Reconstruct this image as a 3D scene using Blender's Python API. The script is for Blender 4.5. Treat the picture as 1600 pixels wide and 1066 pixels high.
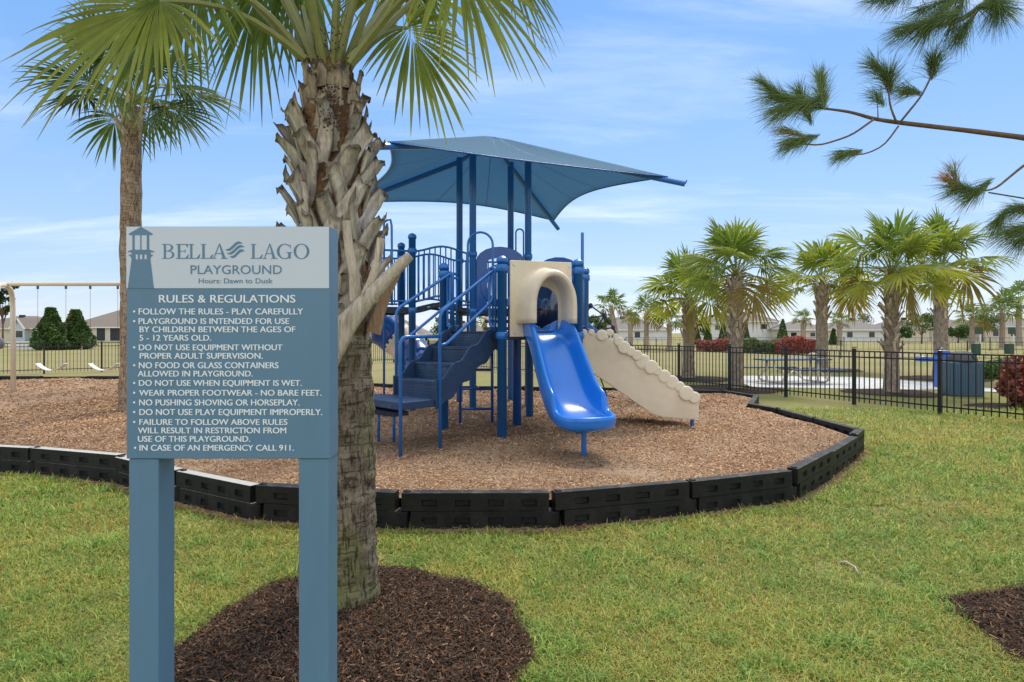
import bpy, math, random
import numpy as np
from mathutils import Vector, Matrix
rad = math.radians
scene = bpy.context.scene
for o in list(bpy.data.objects): bpy.data.objects.remove(o, do_unlink=True)
C = scene.collection

# ------------------------------------------------------------------ camera
EYE, FPX, HOR = 1.6, 940.0, 520.0
cam_d = bpy.data.cameras.new('camera'); cam = bpy.data.objects.new('camera', cam_d); C.objects.link(cam)
cam.location = (0, 0, EYE); cam.rotation_euler = (rad(90), 0, 0)
cam_d.sensor_width = 36; cam_d.lens = FPX/1600*36; cam_d.shift_y = -(533-HOR)/1600
cam_d.clip_start = 0.05; cam_d.clip_end = 3000
scene.camera = cam
# ------------------------------------------------------------------ light
SUN_EL, SUN_AZ = 55, 22      # compass style: direction the light comes from, measured clockwise from +Y
w = bpy.data.worlds.new("World"); scene.world = w; w.use_nodes = True
nt = w.node_tree; nt.nodes.clear()
def N(t, **k):
    n = nt.nodes.new(t)
    for a, b in k.items(): setattr(n, a, b)
    return n
out = N('ShaderNodeOutputWorld'); bg = N('ShaderNodeBackground'); bg2 = N('ShaderNodeBackground'); mx = N('ShaderNodeMixShader')
sky = N('ShaderNodeTexSky', sky_type='NISHITA', sun_disc=False, sun_elevation=rad(SUN_EL), sun_rotation=rad(SUN_AZ))
sky.air_density = 1.0; sky.dust_density = 0.6; sky.ozone_density = 2.0
nt.links.new(sky.outputs[0], bg.inputs[0]); bg.inputs[1].default_value = 0.145
bg2.inputs[0].default_value = (0.40, 0.64, 1.0, 1); bg2.inputs[1].default_value = 0.88
bg3 = N('ShaderNodeBackground'); mx2 = N('ShaderNodeMixShader'); bg3.inputs[0].default_value = (.93, .96, 1, 1); bg3.inputs[1].default_value = 1.0
tc = N('ShaderNodeTexCoord'); sx = N('ShaderNodeSeparateXYZ'); nt.links.new(tc.outputs['Generated'], sx.inputs[0])
def M(op, a, b=None, c=None, clamp=False):
    n = N('ShaderNodeMath', operation=op, use_clamp=clamp)
    for i, v in enumerate((a, b, c)):
        if v is None: continue
        if isinstance(v, (int, float)): n.inputs[i].default_value = v
        else: nt.links.new(v, n.inputs[i])
    return n.outputs[0]
zc = M('MAXIMUM', sx.outputs[2], 0.0); zd = M('ADD', zc, 0.16)
cx = M('DIVIDE', sx.outputs[0], zd); cy = M('DIVIDE', sx.outputs[1], zd)
cb = N('ShaderNodeCombineXYZ'); nt.links.new(cx, cb.inputs[0]); nt.links.new(cy, cb.inputs[1])
mp = N('ShaderNodeMapping'); mp.inputs['Rotation'].default_value = (0, 0, rad(-32)); mp.inputs['Scale'].default_value = (0.55, 1.7, 1)
mp.inputs['Location'].default_value = (3.1, 1.3, 0)
nt.links.new(cb.outputs[0], mp.inputs[0])
nz = N('ShaderNodeTexNoise'); nz.inputs['Scale'].default_value = 1.0; nz.inputs['Detail'].default_value = 9; nz.inputs['Roughness'].default_value = 0.62
nz.inputs['Distortion'].default_value = 0.5
nt.links.new(mp.outputs[0], nz.inputs['Vector'])
wisps = M('MULTIPLY', M('POWER', M('MULTIPLY', M('SUBTRACT', nz.outputs[0], 0.475), 3.4, clamp=True), 1.4), 0.52)
cr = N('ShaderNodeValToRGB'); nt.links.new(zc, cr.inputs[0]); els = cr.color_ramp.elements      # pale at the horizon, blue above, unseen white overhead added to soften the light
els[0].position = 0; els[0].color = (.54, .60, .67, 1); els[1].position = 1; els[1].color = (1.25, 1.28, 1.32, 1)
for p_, c_ in ((.08, (.35, .485, .69)), (.25, (.215, .395, .695)), (.48, (.115, .30, .66)), (.62, (.2, .36, .68))): e_ = els.new(p_); e_.color = (*c_, 1)
nt.links.new(cr.outputs[0], bg2.inputs[0]); bg2.inputs[1].default_value = 1.0; mx.inputs[0].default_value = .82
nt.links.new(bg.outputs[0], mx.inputs[1]); nt.links.new(bg2.outputs[0], mx.inputs[2])
rear_fill = M('MULTIPLY', M('MULTIPLY', sx.outputs[1], -1.6, clamp=True), 0.85)      # extra white sky added behind the camera to fill the shaded fronts
fac = M('MAXIMUM', wisps, rear_fill)
nt.links.new(fac, mx2.inputs[0]); nt.links.new(mx.outputs[0], mx2.inputs[1]); nt.links.new(bg3.outputs[0], mx2.inputs[2])
nt.links.new(mx2.outputs[0], out.inputs[0])
sl = bpy.data.lights.new('sun', 'SUN'); sun = bpy.data.objects.new('sun', sl); C.objects.link(sun)
sl.energy = 2.0; sl.angle = rad(16); sl.color = (1.0, 0.93, 0.82)
az = rad(SUN_AZ); el = rad(SUN_EL)
to_sun = Vector((math.sin(az)*math.cos(el), math.cos(az)*math.cos(el), math.sin(el)))
sun.rotation_euler = to_sun.to_track_quat('Z', 'Y').to_euler(); sun.location = (0, -10, 30)
scene.view_settings.view_transform = 'Standard'; scene.view_settings.look = 'None'
scene.view_settings.exposure = 0.5; scene.view_settings.gamma = 1
scene.cycles.max_bounces = 6; scene.cycles.transparent_max_bounces = 8

# ------------------------------------------------------------------ helpers
def G(px, py, h=0.0):                       # point of the plane z = h seen at a photo pixel
    z = FPX*(EYE-h)/(py-HOR); return Vector(((px-800)/FPX*z, z, h))
def P(px, py, z):                           # point at distance z
    return Vector(((px-800)/FPX*z, z, EYE-(py-HOR)/FPX*z))
ORG = {}
def tag(o, label=None, cat=None, group=None, kind=None):
    if label: o['label'] = label
    if cat: o['category'] = cat
    if group: o['group'] = group
    if kind: o['kind'] = kind
    return o
def empty(name, loc=(0, 0, 0), label=None, cat=None, group=None):
    o = bpy.data.objects.new(name, None); C.objects.link(o); o.location = loc; o.empty_display_size = .2
    ORG[o] = Vector(loc); return tag(o, label, cat, group)
class MB:
    def __init__(s): s.v = []; s.f = []; s.m = []; s.n = 0; s.col = []
    def add(s, vs, fs, mi=0, col=None):
        b = len(s.v); s.v.extend([tuple(v) for v in vs]); s.f.extend([tuple(i+b for i in f) for f in fs]); s.m.extend([mi]*len(fs))
        s.col.extend([col if col else (1, 1, 1)]*len(vs)); return s
    def box(s, c, d, rz=0, mi=0, rot=None):
        c = Vector(c); hx, hy, hz = d[0]/2, d[1]/2, d[2]/2
        R = rot if rot is not None else Matrix.Rotation(rz, 3, 'Z')
        vs = [c + R @ Vector((x*hx, y*hy, z*hz)) for x in (-1, 1) for y in (-1, 1) for z in (-1, 1)]
        return s.add(vs, [(0, 1, 3, 2), (4, 6, 7, 5), (0, 4, 5, 1), (2, 3, 7, 6), (0, 2, 6, 4), (1, 5, 7, 3)], mi)
    def beam(s, a, b, wd, ht, up=(0, 0, 1), mi=0):
        a = Vector(a); b = Vector(b); d = b-a; L = d.length; x = d/L; u = Vector(up); y = u.cross(x).normalized(); z = x.cross(y)
        R = Matrix((x, y, z)).transposed(); return s.box((a+b)/2, (L, wd, ht), rot=R, mi=mi)
    def tube(s, pts, r, n=10, closed=False, mi=0, cap=True, col=None):
        pts = [Vector(p) for p in pts]; k = len(pts); rr = r if isinstance(r, (list, tuple)) else [r]*k
        vs = []; pn = None
        for i, p in enumerate(pts):
            if closed: t = (pts[(i+1) % k]-pts[i-1])
            else: t = pts[min(i+1, k-1)]-pts[max(i-1, 0)]
            t = t.normalized() if t.length > 1e-9 else Vector((0, 0, 1))
            if pn is None:
                a = Vector((0, 0, 1)) if abs(t.z) < .9 else Vector((1, 0, 0)); pn = (a - t*a.dot(t)).normalized()
            else:
                q = pn - t*pn.dot(t); pn = q.normalized() if q.length > 1e-6 else pn
            bn = t.cross(pn)
            for j in range(n):
                a = 2*math.pi*j/n; vs.append(p + (pn*math.cos(a)+bn*math.sin(a))*rr[i])
        fs = []
        for i in range(k if closed else k-1):
            for j in range(n):
                a = i*n+j; b = i*n+(j+1) % n; c = ((i+1) % k)*n+(j+1) % n; d = ((i+1) % k)*n+j; fs.append((a, b, c, d))
        if cap and not closed: fs += [tuple(range(n-1, -1, -1)), tuple((k-1)*n+j for j in range(n))]
        return s.add(vs, fs, mi, col)
    def lathe(s, base, prof, n=16, mi=0):
        base = Vector(base); vs = []; k = len(prof)
        for (r, z) in prof:
            for j in range(n):
                a = 2*math.pi*j/n; vs.append(base+Vector((r*math.cos(a), r*math.sin(a), z)))
        fs = [(i*n+j, i*n+(j+1) % n, (i+1)*n+(j+1) % n, (i+1)*n+j) for i in range(k-1) for j in range(n)]
        fs += [tuple(range(n-1, -1, -1)), tuple((k-1)*n+j for j in range(n))]
        return s.add(vs, fs, mi)
    def prism(s, poly, o, ex, ey, ez, th, mi=0):      # polygon in the frame (o, ex, ey), thickness th along ez
        o, ex, ey, ez = Vector(o), Vector(ex), Vector(ey), Vector(ez); k = len(poly)
        lo = [o+ex*a+ey*b for a, b in poly]; hi = [p+ez*th for p in lo]
        return s.add(lo+hi, [tuple(range(k-1, -1, -1)), tuple(range(k, 2*k))]+[(i, (i+1) % k, k+(i+1) % k, k+i) for i in range(k)], mi)
    def grid(s, rows, mi=0, closed=False):
        k = len(rows); n = len(rows[0]); vs = [p for r in rows for p in r]
        return s.add(vs, [(i*n+j, i*n+(j+1) % n, (i+1)*n+(j+1) % n, (i+1)*n+j) for i in range(k-1) for j in range(n if closed else n-1)], mi)
    def build(s, name, mat, parent=None, loc=None, smooth=False, bevel=0, solid=0, weld=False, sub=0, color=False):
        org = Vector(loc) if loc is not None else (ORG[parent] if parent is not None else Vector((0, 0, 0)))
        me = bpy.data.meshes.new(name); me.from_pydata([Vector(v)-org for v in s.v], [], s.f)
        mats = mat if isinstance(mat, (list, tuple)) else [mat]
        for m in mats: me.materials.append(m)
        if len(mats) > 1: me.polygons.foreach_set('material_index', s.m)
        if color:
            ca = me.color_attributes.new('tint', 'FLOAT_COLOR', 'POINT'); a = np.ones((len(s.v), 4), np.float32); a[:, :3] = np.array(s.col, np.float32)
            ca.data.foreach_set('color', a.ravel())
        if weld:
            import bmesh
            b = bmesh.new(); b.from_mesh(me); bmesh.ops.remove_doubles(b, verts=b.verts, dist=1e-4); bmesh.ops.recalc_face_normals(b, faces=b.faces); b.to_mesh(me); b.free()
        if smooth: me.polygons.foreach_set('use_smooth', [True]*len(me.polygons))
        o = bpy.data.objects.new(name, me); C.objects.link(o); ORG[o] = org
        if parent is not None: o.parent = parent
        else: o.location = org
        if solid:
            md = o.modifiers.new('solid', 'SOLIDIFY'); md.thickness = solid; md.offset = 0
        if bevel:
            md = o.modifiers.new('bevel', 'BEVEL'); md.width = bevel; md.segments = 2; md.limit_method = 'ANGLE'; md.angle_limit = rad(40); md.harden_normals = False
        if sub:
            md = o.modifiers.new('sub', 'SUBSURF'); md.levels = sub; md.render_levels = sub
        return o
def np_mesh(name, V, F, mat, col=None, loc=(0, 0, 0), parent=None, smooth=False):   # V (n,3), F (m,k) arrays
    me = bpy.data.meshes.new(name); V = np.asarray(V, np.float32)-np.array(loc, np.float32); k = F.shape[1]
    me.vertices.add(len(V)); me.vertices.foreach_set('co', V.ravel())
    me.loops.add(F.size); me.loops.foreach_set('vertex_index', F.astype(np.int32).ravel())
    me.polygons.add(len(F)); me.polygons.foreach_set('loop_start', np.arange(0, F.size, k, dtype=np.int32))
    me.polygons.foreach_set('loop_total', np.full(len(F), k, np.int32))
    if smooth: me.polygons.foreach_set('use_smooth', np.ones(len(F), bool))
    me.update(calc_edges=True)
    if col is not None:
        a = np.ones((len(V), 4), np.float32); a[:, :3] = col
        ca = me.color_attributes.new('tint', 'FLOAT_COLOR', 'POINT'); ca.data.foreach_set('color', a.ravel())
    me.materials.append(mat); o = bpy.data.objects.new(name, me); C.objects.link(o); ORG[o] = Vector(loc)
    if parent is not None: o.parent = parent
    else: o.location = loc
    return o
def copy_tree(o, parent=None):
    c = o.copy(); C.objects.link(c); ORG[c] = ORG[o]
    if parent is not None: c.parent = parent
    for ch in list(o.children): copy_tree(ch, c)
    return c
def fillet(pts, r=.1, n=5):
    pts = [Vector(p) for p in pts]; res = [pts[0]]
    for i in range(1, len(pts)-1):
        a, b, c = pts[i-1], pts[i], pts[i+1]; d1 = (a-b); d2 = (c-b); q = min(r, d1.length*.48, d2.length*.48)
        p = b+d1.normalized()*q; s_ = b+d2.normalized()*q
        for k in range(n+1):
            t = k/n; res.append(p*(1-t)**2+b*2*t*(1-t)+s_*t*t)
    res.append(pts[-1]); return res

# ------------------------------------------------------------------ materials
def mat(name, base, rough=.6, spec=.5, metal=0, var=0.0, vscale=8, bump=0, bscale=60, stretch=(1, 1, 1), col2=None, c2scale=3, c2lo=.45, c2hi=.65, tint=False, transl=0, coat=0, obj=True, detail=6):
    m = bpy.data.materials.new(name); m.use_nodes = True; t = m.node_tree; t.nodes.clear(); L = t.links.new
    o = t.nodes.new('ShaderNodeOutputMaterial'); p = t.nodes.new('ShaderNodeBsdfPrincipled'); L(p.outputs[0], o.inputs[0])
    p.inputs['Roughness'].default_value = rough; p.inputs['Metallic'].default_value = metal; p.inputs['Specular IOR Level'].default_value = spec
    p.inputs['Coat Weight'].default_value = coat; p.inputs['Coat Roughness'].default_value = .12
    tcn = t.nodes.new('ShaderNodeTexCoord'); mpn = t.nodes.new('ShaderNodeMapping'); mpn.inputs['Scale'].default_value = stretch
    L(tcn.outputs['Object'], mpn.inputs[0])
    rgb = t.nodes.new('ShaderNodeRGB'); rgb.outputs[0].default_value = (*base, 1); c = rgb.outputs[0]
    if col2:
        n2 = t.nodes.new('ShaderNodeTexNoise'); n2.inputs['Scale'].default_value = c2scale; n2.inputs['Detail'].default_value = detail; n2.inputs['Roughness'].default_value = .65; L(mpn.outputs[0], n2.inputs['Vector'])
        mr = t.nodes.new('ShaderNodeMapRange'); mr.inputs[1].default_value = c2lo; mr.inputs[2].default_value = c2hi; L(n2.outputs[0], mr.inputs[0])
        mxn = t.nodes.new('ShaderNodeMix'); mxn.data_type = 'RGBA'; L(mr.outputs[0], mxn.inputs[0]); L(c, mxn.inputs[6]); mxn.inputs[7].default_value = (*col2, 1); c = mxn.outputs[2]
    if var:
        n1 = t.nodes.new('ShaderNodeTexNoise'); n1.inputs['Scale'].default_value = vscale; n1.inputs['Detail'].default_value = 8; n1.inputs['Roughness'].default_value = .7; L(mpn.outputs[0], n1.inputs['Vector'])
        mr = t.nodes.new('ShaderNodeMapRange'); mr.inputs[1].default_value = .25; mr.inputs[2].default_value = .75; mr.inputs[3].default_value = 1-var; mr.inputs[4].default_value = 1+var; L(n1.outputs[0], mr.inputs[0])
        vm = t.nodes.new('ShaderNodeVectorMath'); vm.operation = 'SCALE'; L(c, vm.inputs[0]); L(mr.outputs[0], vm.inputs['Scale']); c = vm.outputs[0]
    if tint:
        at = t.nodes.new('ShaderNodeAttribute'); at.attribute_name = 'tint'
        mm = t.nodes.new('ShaderNodeMix'); mm.data_type = 'RGBA'; mm.blend_type = 'MULTIPLY'; mm.inputs[0].default_value = 1; L(c, mm.inputs[6]); L(at.outputs['Color'], mm.inputs[7]); c = mm.outputs[2]
    L(c, p.inputs['Base Color'])
    if bump:
        n3 = t.nodes.new('ShaderNodeTexNoise'); n3.inputs['Scale'].default_value = bscale; n3.inputs['Detail'].default_value = 6; n3.inputs['Roughness'].default_value = .65; L(mpn.outputs[0], n3.inputs['Vector'])
        b = t.nodes.new('ShaderNodeBump'); b.inputs['Strength'].default_value = min(1, bump); b.inputs['Distance'].default_value = .01*max(1, bump); L(n3.outputs[0], b.inputs['Height']); L(b.outputs[0], p.inputs['Normal'])
    if transl:
        tr = t.nodes.new('ShaderNodeBsdfTranslucent'); ms = t.nodes.new('ShaderNodeMixShader'); ms.inputs[0].default_value = transl
        L(c, tr.inputs[0]); L(p.outputs[0], ms.inputs[1]); L(tr.outputs[0], ms.inputs[2]); L(ms.outputs[0], o.inputs[0])
    return m
K = {}
K['post'] = mat('blue_powder_coat', (.014, .145, .46), .3, .5, var=.12, vscale=5, coat=.2)
K['slide'] = mat('blue_moulded_plastic', (.009, .19, .68), .25, .5, var=.08, vscale=3, coat=.3, bump=.05, bscale=25, col2=(.022, .17, .52), c2scale=3.5, c2lo=.5, c2hi=.75)
K['slide_dark'] = mat('dark_blue_plastic', (.006, .085, .35), .3, .5, var=.08, coat=.3)
K['tan'] = mat('tan_moulded_plastic', (.78, .67, .50), .5, .4, var=.06, vscale=4, bump=.12, bscale=160, col2=(.69, .57, .41), c2scale=2.2)
K['disc'] = mat('pale_tan_plastic', (.80, .70, .53), .5, .4, var=.05, bump=.1, bscale=120)
K['navy'] = mat('navy_vinyl_coating', (.018, .048, .115), .5, .5, var=.25, vscale=30, bump=.2, bscale=90, col2=(.05, .085, .15), c2scale=6, c2lo=.52, c2hi=.72)
def perforate(m, scale=26):
    t = m.node_tree; p = next(n for n in t.nodes if n.type == 'BSDF_PRINCIPLED'); src = p.inputs['Base Color'].links[0].from_socket; tcn = next(n for n in t.nodes if n.type == 'TEX_COORD')
    mp = t.nodes.new('ShaderNodeMapping'); mp.inputs['Rotation'].default_value = (0, 0, rad(48)); t.links.new(tcn.outputs['Object'], mp.inputs[0])
    v = t.nodes.new('ShaderNodeTexVoronoi'); v.inputs['Scale'].default_value = scale; v.inputs['Randomness'].default_value = .0; t.links.new(mp.outputs[0], v.inputs['Vector'])
    r = t.nodes.new('ShaderNodeMapRange'); r.inputs[1].default_value = .30; r.inputs[2].default_value = .36; r.inputs[3].default_value = .22; t.links.new(v.outputs['Distance'], r.inputs[0])
    vm = t.nodes.new('ShaderNodeVectorMath'); vm.operation = 'SCALE'; t.links.new(src, vm.inputs[0]); t.links.new(r.outputs[0], vm.inputs['Scale']); t.links.new(vm.outputs[0], p.inputs['Base Color']); return m
K['tread'] = perforate(mat('perforated_vinyl_tread', (.018, .048, .11), .5, .5, var=.25, vscale=30, col2=(.06, .095, .16), c2scale=6, c2lo=.52, c2hi=.72))
K['deck'] = mat('dark_vinyl_deck', (.015, .025, .05), .55, .5, var=.2)
K['rope'] = mat('dark_rope', (.012, .03, .09), .7)
K['canopy'] = mat('shade_cloth', (.195, .37, .51), .8, .2, var=.12, vscale=40, bump=.1, bscale=400, transl=.60)
K['black_plastic'] = mat('black_recycled_plastic', (.009, .009, .0095), .5, .3, var=.35, vscale=14, bump=.35, bscale=55, col2=(.022, .02, .018), c2scale=5)
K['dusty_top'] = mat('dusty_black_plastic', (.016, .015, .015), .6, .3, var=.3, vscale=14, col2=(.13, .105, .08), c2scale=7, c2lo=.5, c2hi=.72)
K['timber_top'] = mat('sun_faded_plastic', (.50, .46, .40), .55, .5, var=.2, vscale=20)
K['fence'] = mat('black_aluminium', (.009, .009, .010), .35, .5)
K['sign'] = mat('slate_blue_paint', (.102, .205, .305), .42, .5, var=.09, vscale=6, bump=.06, bscale=120, stretch=(1, 1, .25))
K['sign_light'] = mat('pale_grey_vinyl', (.56, .61, .68), .4, .5, var=.02)
K['white_letter'] = mat('white_vinyl_lettering', (.80, .83, .85), .5)
K['slate_letter'] = mat('slate_vinyl_lettering', (.102, .205, .305), .45)
K['boot'] = mat('weathered_leaf_base', (.74, .66, .555), .9, .15, var=.35, vscale=16, bump=1.2, bscale=30, stretch=(4, 4, .35), col2=(.36, .275, .20), c2scale=7, c2lo=.5, c2hi=.72, tint=True)
K['fibre'] = mat('brown_palm_fibre', (.13, .075, .042), .9, .1, var=.5, vscale=40, bump=1, bscale=70, col2=(.24, .14, .075), c2scale=10)
K['frond'] = mat('palm_frond', (.205, .25, .055), .42, .4, var=.25, vscale=9, tint=True, transl=.48)
K['petiole'] = mat('green_leaf_stalk', (.23, .235, .075), .45, .4, var=.2, vscale=12, tint=True)
K['grass'] = mat('lawn_blades', (.285, .325, .088), .55, .25, tint=True, transl=.3)
K['chips'] = mat('wood_chips', (.46, .315, .195), .9, .15, tint=True, var=.15, vscale=40)
K['mulch'] = mat('dark_mulch', (.085, .055, .036), .9, .2, tint=True)
K['needle'] = mat('pine_needles', (.13, .19, .045), .5, .3, tint=True, transl=.15)
K['bark'] = mat('pine_bark', (.17, .115, .08), .9, .1, var=.4, vscale=30, bump=.8, bscale=60)
K['leaf'] = mat('leafy_foliage', (.07, .11, .035), .55, .3, tint=True, transl=.2)
K['swing'] = mat('beige_powder_coat', (.74, .66, .52), .4, .5, var=.06)
K['chain'] = mat('swing_chain', (.10, .10, .10), .45, .5, metal=.6)
K['white'] = mat('white_plastic', (.72, .72, .70), .4)
K['house_cream'] = mat('cream_stucco', (.62, .56, .44), .9, .2, var=.08, vscale=1.5)
K['house_white'] = mat('white_stucco', (.68, .68, .66), .9, .2, var=.08, vscale=1.5)
K['house_blue'] = mat('pale_blue_stucco', (.46, .54, .57), .9, .2, var=.08, vscale=1.5)
K['roof'] = mat('brown_shingles', (.23, .19, .16), .95, .1, var=.2, vscale=3, bump=.3, bscale=8)
K['roof2'] = mat('grey_shingles', (.24, .215, .195), .95, .1, var=.2, vscale=3, bump=.3, bscale=8)
K['glass'] = mat('dark_window_glass', (.03, .035, .04), .08, .6)
K['screen'] = mat('dark_porch_screen', (.035, .035, .04), .8)
K['trim'] = mat('white_trim', (.72, .72, .7), .6)
K['concrete'] = mat('concrete', (.70, .66, .60), .9, .2, var=.12, vscale=4, bump=.2, bscale=60)
K['bin'] = mat('slate_blue_plastic', (.07, .135, .195), .5, .4, var=.15, vscale=20)
K['bin_lid'] = mat('grey_plastic_lid', (.10, .10, .11), .6, .4, var=.15)
K['fountain'] = mat('bright_blue_enamel', (.01, .11, .5), .3, .5, coat=.3)
K['steel'] = mat('stainless_steel', (.6, .6, .6), .3, metal=.9)
K['table_top'] = mat('blue_coated_mesh', (.05, .10, .20), .5, .4)
K['skin'] = mat('skin', (.50, .33, .25), .55, .3); K['black_cloth'] = mat('black_cloth', (.014, .014, .016), .9, .1)
K['shoe'] = mat('grey_shoe', (.20, .19, .21), .7); K['hair'] = mat('dark_hair', (.03, .02, .015), .6); K['shirt'] = mat('grey_shirt', (.2, .2, .22), .9)
K['greenbox'] = mat('dark_green_plastic', (.02, .06, .035), .5)
def paver_mat():
    m = mat('light_grey_pavers', (.80, .77, .72), .85, .2, var=.1, vscale=5); t = m.node_tree
    p = next(n for n in t.nodes if n.type == 'BSDF_PRINCIPLED'); src = p.inputs['Base Color'].links[0].from_socket
    b = t.nodes.new('ShaderNodeTexBrick'); b.inputs['Scale'].default_value = 2.2; b.inputs['Color1'].default_value = (1, 1, 1, 1); b.inputs['Color2'].default_value = (.72, .73, .76, 1); b.inputs['Mortar'].default_value = (.4, .4, .4, 1)
    tcn = next(n for n in t.nodes if n.type == 'TEX_COORD'); t.links.new(tcn.outputs['Object'], b.inputs['Vector'])
    mm = t.nodes.new('ShaderNodeMix'); mm.data_type = 'RGBA'; mm.blend_type = 'MULTIPLY'; mm.inputs[0].default_value = 1
    t.links.new(src, mm.inputs[6]); t.links.new(b.outputs[0], mm.inputs[7]); t.links.new(mm.outputs[2], p.inputs['Base Color']); return m
K['paver'] = paver_mat()
def ground_mat():
    m = bpy.data.materials.new('grass_ground'); m.use_nodes = True; t = m.node_tree; L = t.links.new
    p = t.nodes['Principled BSDF']; p.inputs['Roughness'].default_value = .95; p.inputs['Specular IOR Level'].default_value = .1
    tcn = t.nodes.new('ShaderNodeTexCoord')
    def noise(sc, det=8, r=.65):
        n = t.nodes.new('ShaderNodeTexNoise'); n.inputs['Scale'].default_value = sc; n.inputs['Detail'].default_value = det; n.inputs['Roughness'].default_value = r; L(tcn.outputs['Object'], n.inputs['Vector']); return n.outputs[0]
    def ramp(f, lo, hi):
        mr = t.nodes.new('ShaderNodeMapRange'); mr.inputs[1].default_value = lo; mr.inputs[2].default_value = hi; L(f, mr.inputs[0]); return mr.outputs[0]
    def mix(f, a, b):
        n = t.nodes.new('ShaderNodeMix'); n.data_type = 'RGBA'
        if isinstance(f, float): n.inputs[0].default_value = f
        else: L(f, n.inputs[0])
        for i, v in ((6, a), (7, b)):
            if isinstance(v, tuple): n.inputs[i].default_value = (*v, 1)
            else: L(v, n.inputs[i])
        return n.outputs[2]
    green = mix(ramp(noise(40), .35, .65), (.17, .175, .05), (.29, .285, .10))
    green = mix(ramp(noise(.9), .45, .68), green, (.29, .235, .11))
    dry = mix(ramp(noise(6), .35, .65), (.265, .225, .095), (.36, .30, .15))
    dry = mix(ramp(noise(.15), .48, .64), dry, (.215, .225, .075))
    sp = t.nodes.new('ShaderNodeSeparateXYZ'); L(tcn.outputs['Object'], sp.inputs[0])
    n4 = noise(.25); ad = t.nodes.new('ShaderNodeMath'); ad.operation = 'MULTIPLY_ADD'; L(n4, ad.inputs[0]); ad.inputs[1].default_value = 16; L(sp.outputs[1], ad.inputs[2])
    c = mix(ramp(ad.outputs[0], 24, 34), green, dry)          # irrigated lawn near the playground, dormant field further off
    L(c, p.inputs['Base Color'])
    b = t.nodes.new('ShaderNodeBump'); b.inputs['Strength'].default_value = .6; b.inputs['Distance'].default_value = .03; L(noise(70), b.inputs['Height']); L(b.outputs[0], p.inputs['Normal'])
    return m
K['ground'] = ground_mat()
K['chip_bed'] = mat('wood_chip_bed', (.36, .25, .16), .95, .1, var=.4, vscale=45, bump=1.2, bscale=50, col2=(.27, .165, .10), c2scale=1.2, c2lo=.42, c2hi=.6)
K['mulch_bed'] = mat('dark_mulch_bed', (.06, .04, .03), .95, .1, var=.5, vscale=50, bump=1.2, bscale=60)

# ------------------------------------------------------------------ the setting: ground, beds, paths
def sheet(name, pts, z, m, kind='structure'):
    mb = MB(); mb.add([(p[0], p[1], z) for p in pts], [tuple(range(len(pts)))]); o = mb.build(name, m); o['kind'] = kind; return o
sheet('grass_ground', [(-900, -300), (900, -300), (900, 1800), (-900, 1800)], 0, K['ground'])
rng = np.random.default_rng(7); random.seed(7)
# outline of the playground (outer foot of the black border)
RING = [(4.65, 8.15), (4.31, 7.71), (3.42, 6.65), (2.63, 5.78), (1.54, 5.37), (.32, 5.0), (-.91, 4.98), (-2.17, 5.22), (-3.13, 5.76), (-4.13, 6.43), (-5.43, 6.90),
        (-6.65, 7.15), (-7.9, 7.6), (-9.3, 8.5), (-10.8, 9.6), (-12.4, 10.9), (-14.0, 12.6), (-15.4, 14.6), (-16.2, 16.6), (-15.4, 17.9), (-11.2, 17.9), (-7.2, 16.7), (-3.25, 15.3), (-2.0, 14.8), (1.5, 14.4), (4.09, 13.75), (4.68, 13.55), (5.05, 12.5),
        (4.33, 11.05), (4.55, 10.35), (4.62, 9.26)]
CHIP_Z = .22
def inside(poly, X, Y):
    r = np.zeros(X.shape, bool); k = len(poly)
    for i in range(k):
        x1, y1 = poly[i]; x2, y2 = poly[(i+1) % k]
        if y1 == y2: continue
        c = ((y1 > Y) != (y2 > Y)) & (X < (x2-x1)*(Y-y1)/(y2-y1)+x1); r ^= c
    return r
def shrink(poly, d):
    cx = sum(p[0] for p in poly)/len(poly); cy = sum(p[1] for p in poly)/len(poly); res = []; k = len(poly)
    for i in range(k):
        a, b, c = Vector(poly[i-1]), Vector(poly[i]), Vector(poly[(i+1) % k])
        n1 = Vector((-(b-a).y, (b-a).x)).normalized(); n2 = Vector((-(c-b).y, (c-b).x)).normalized(); n = (n1+n2)
        n = n.normalized() if n.length > .2 else n1
        area = sum(poly[j-1][0]*poly[j][1]-poly[j][0]*poly[j-1][1] for j in range(k))
        res.append(tuple(b + n*d*(1 if area > 0 else -1)))
    return res
BED = shrink(RING, .05)
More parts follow.
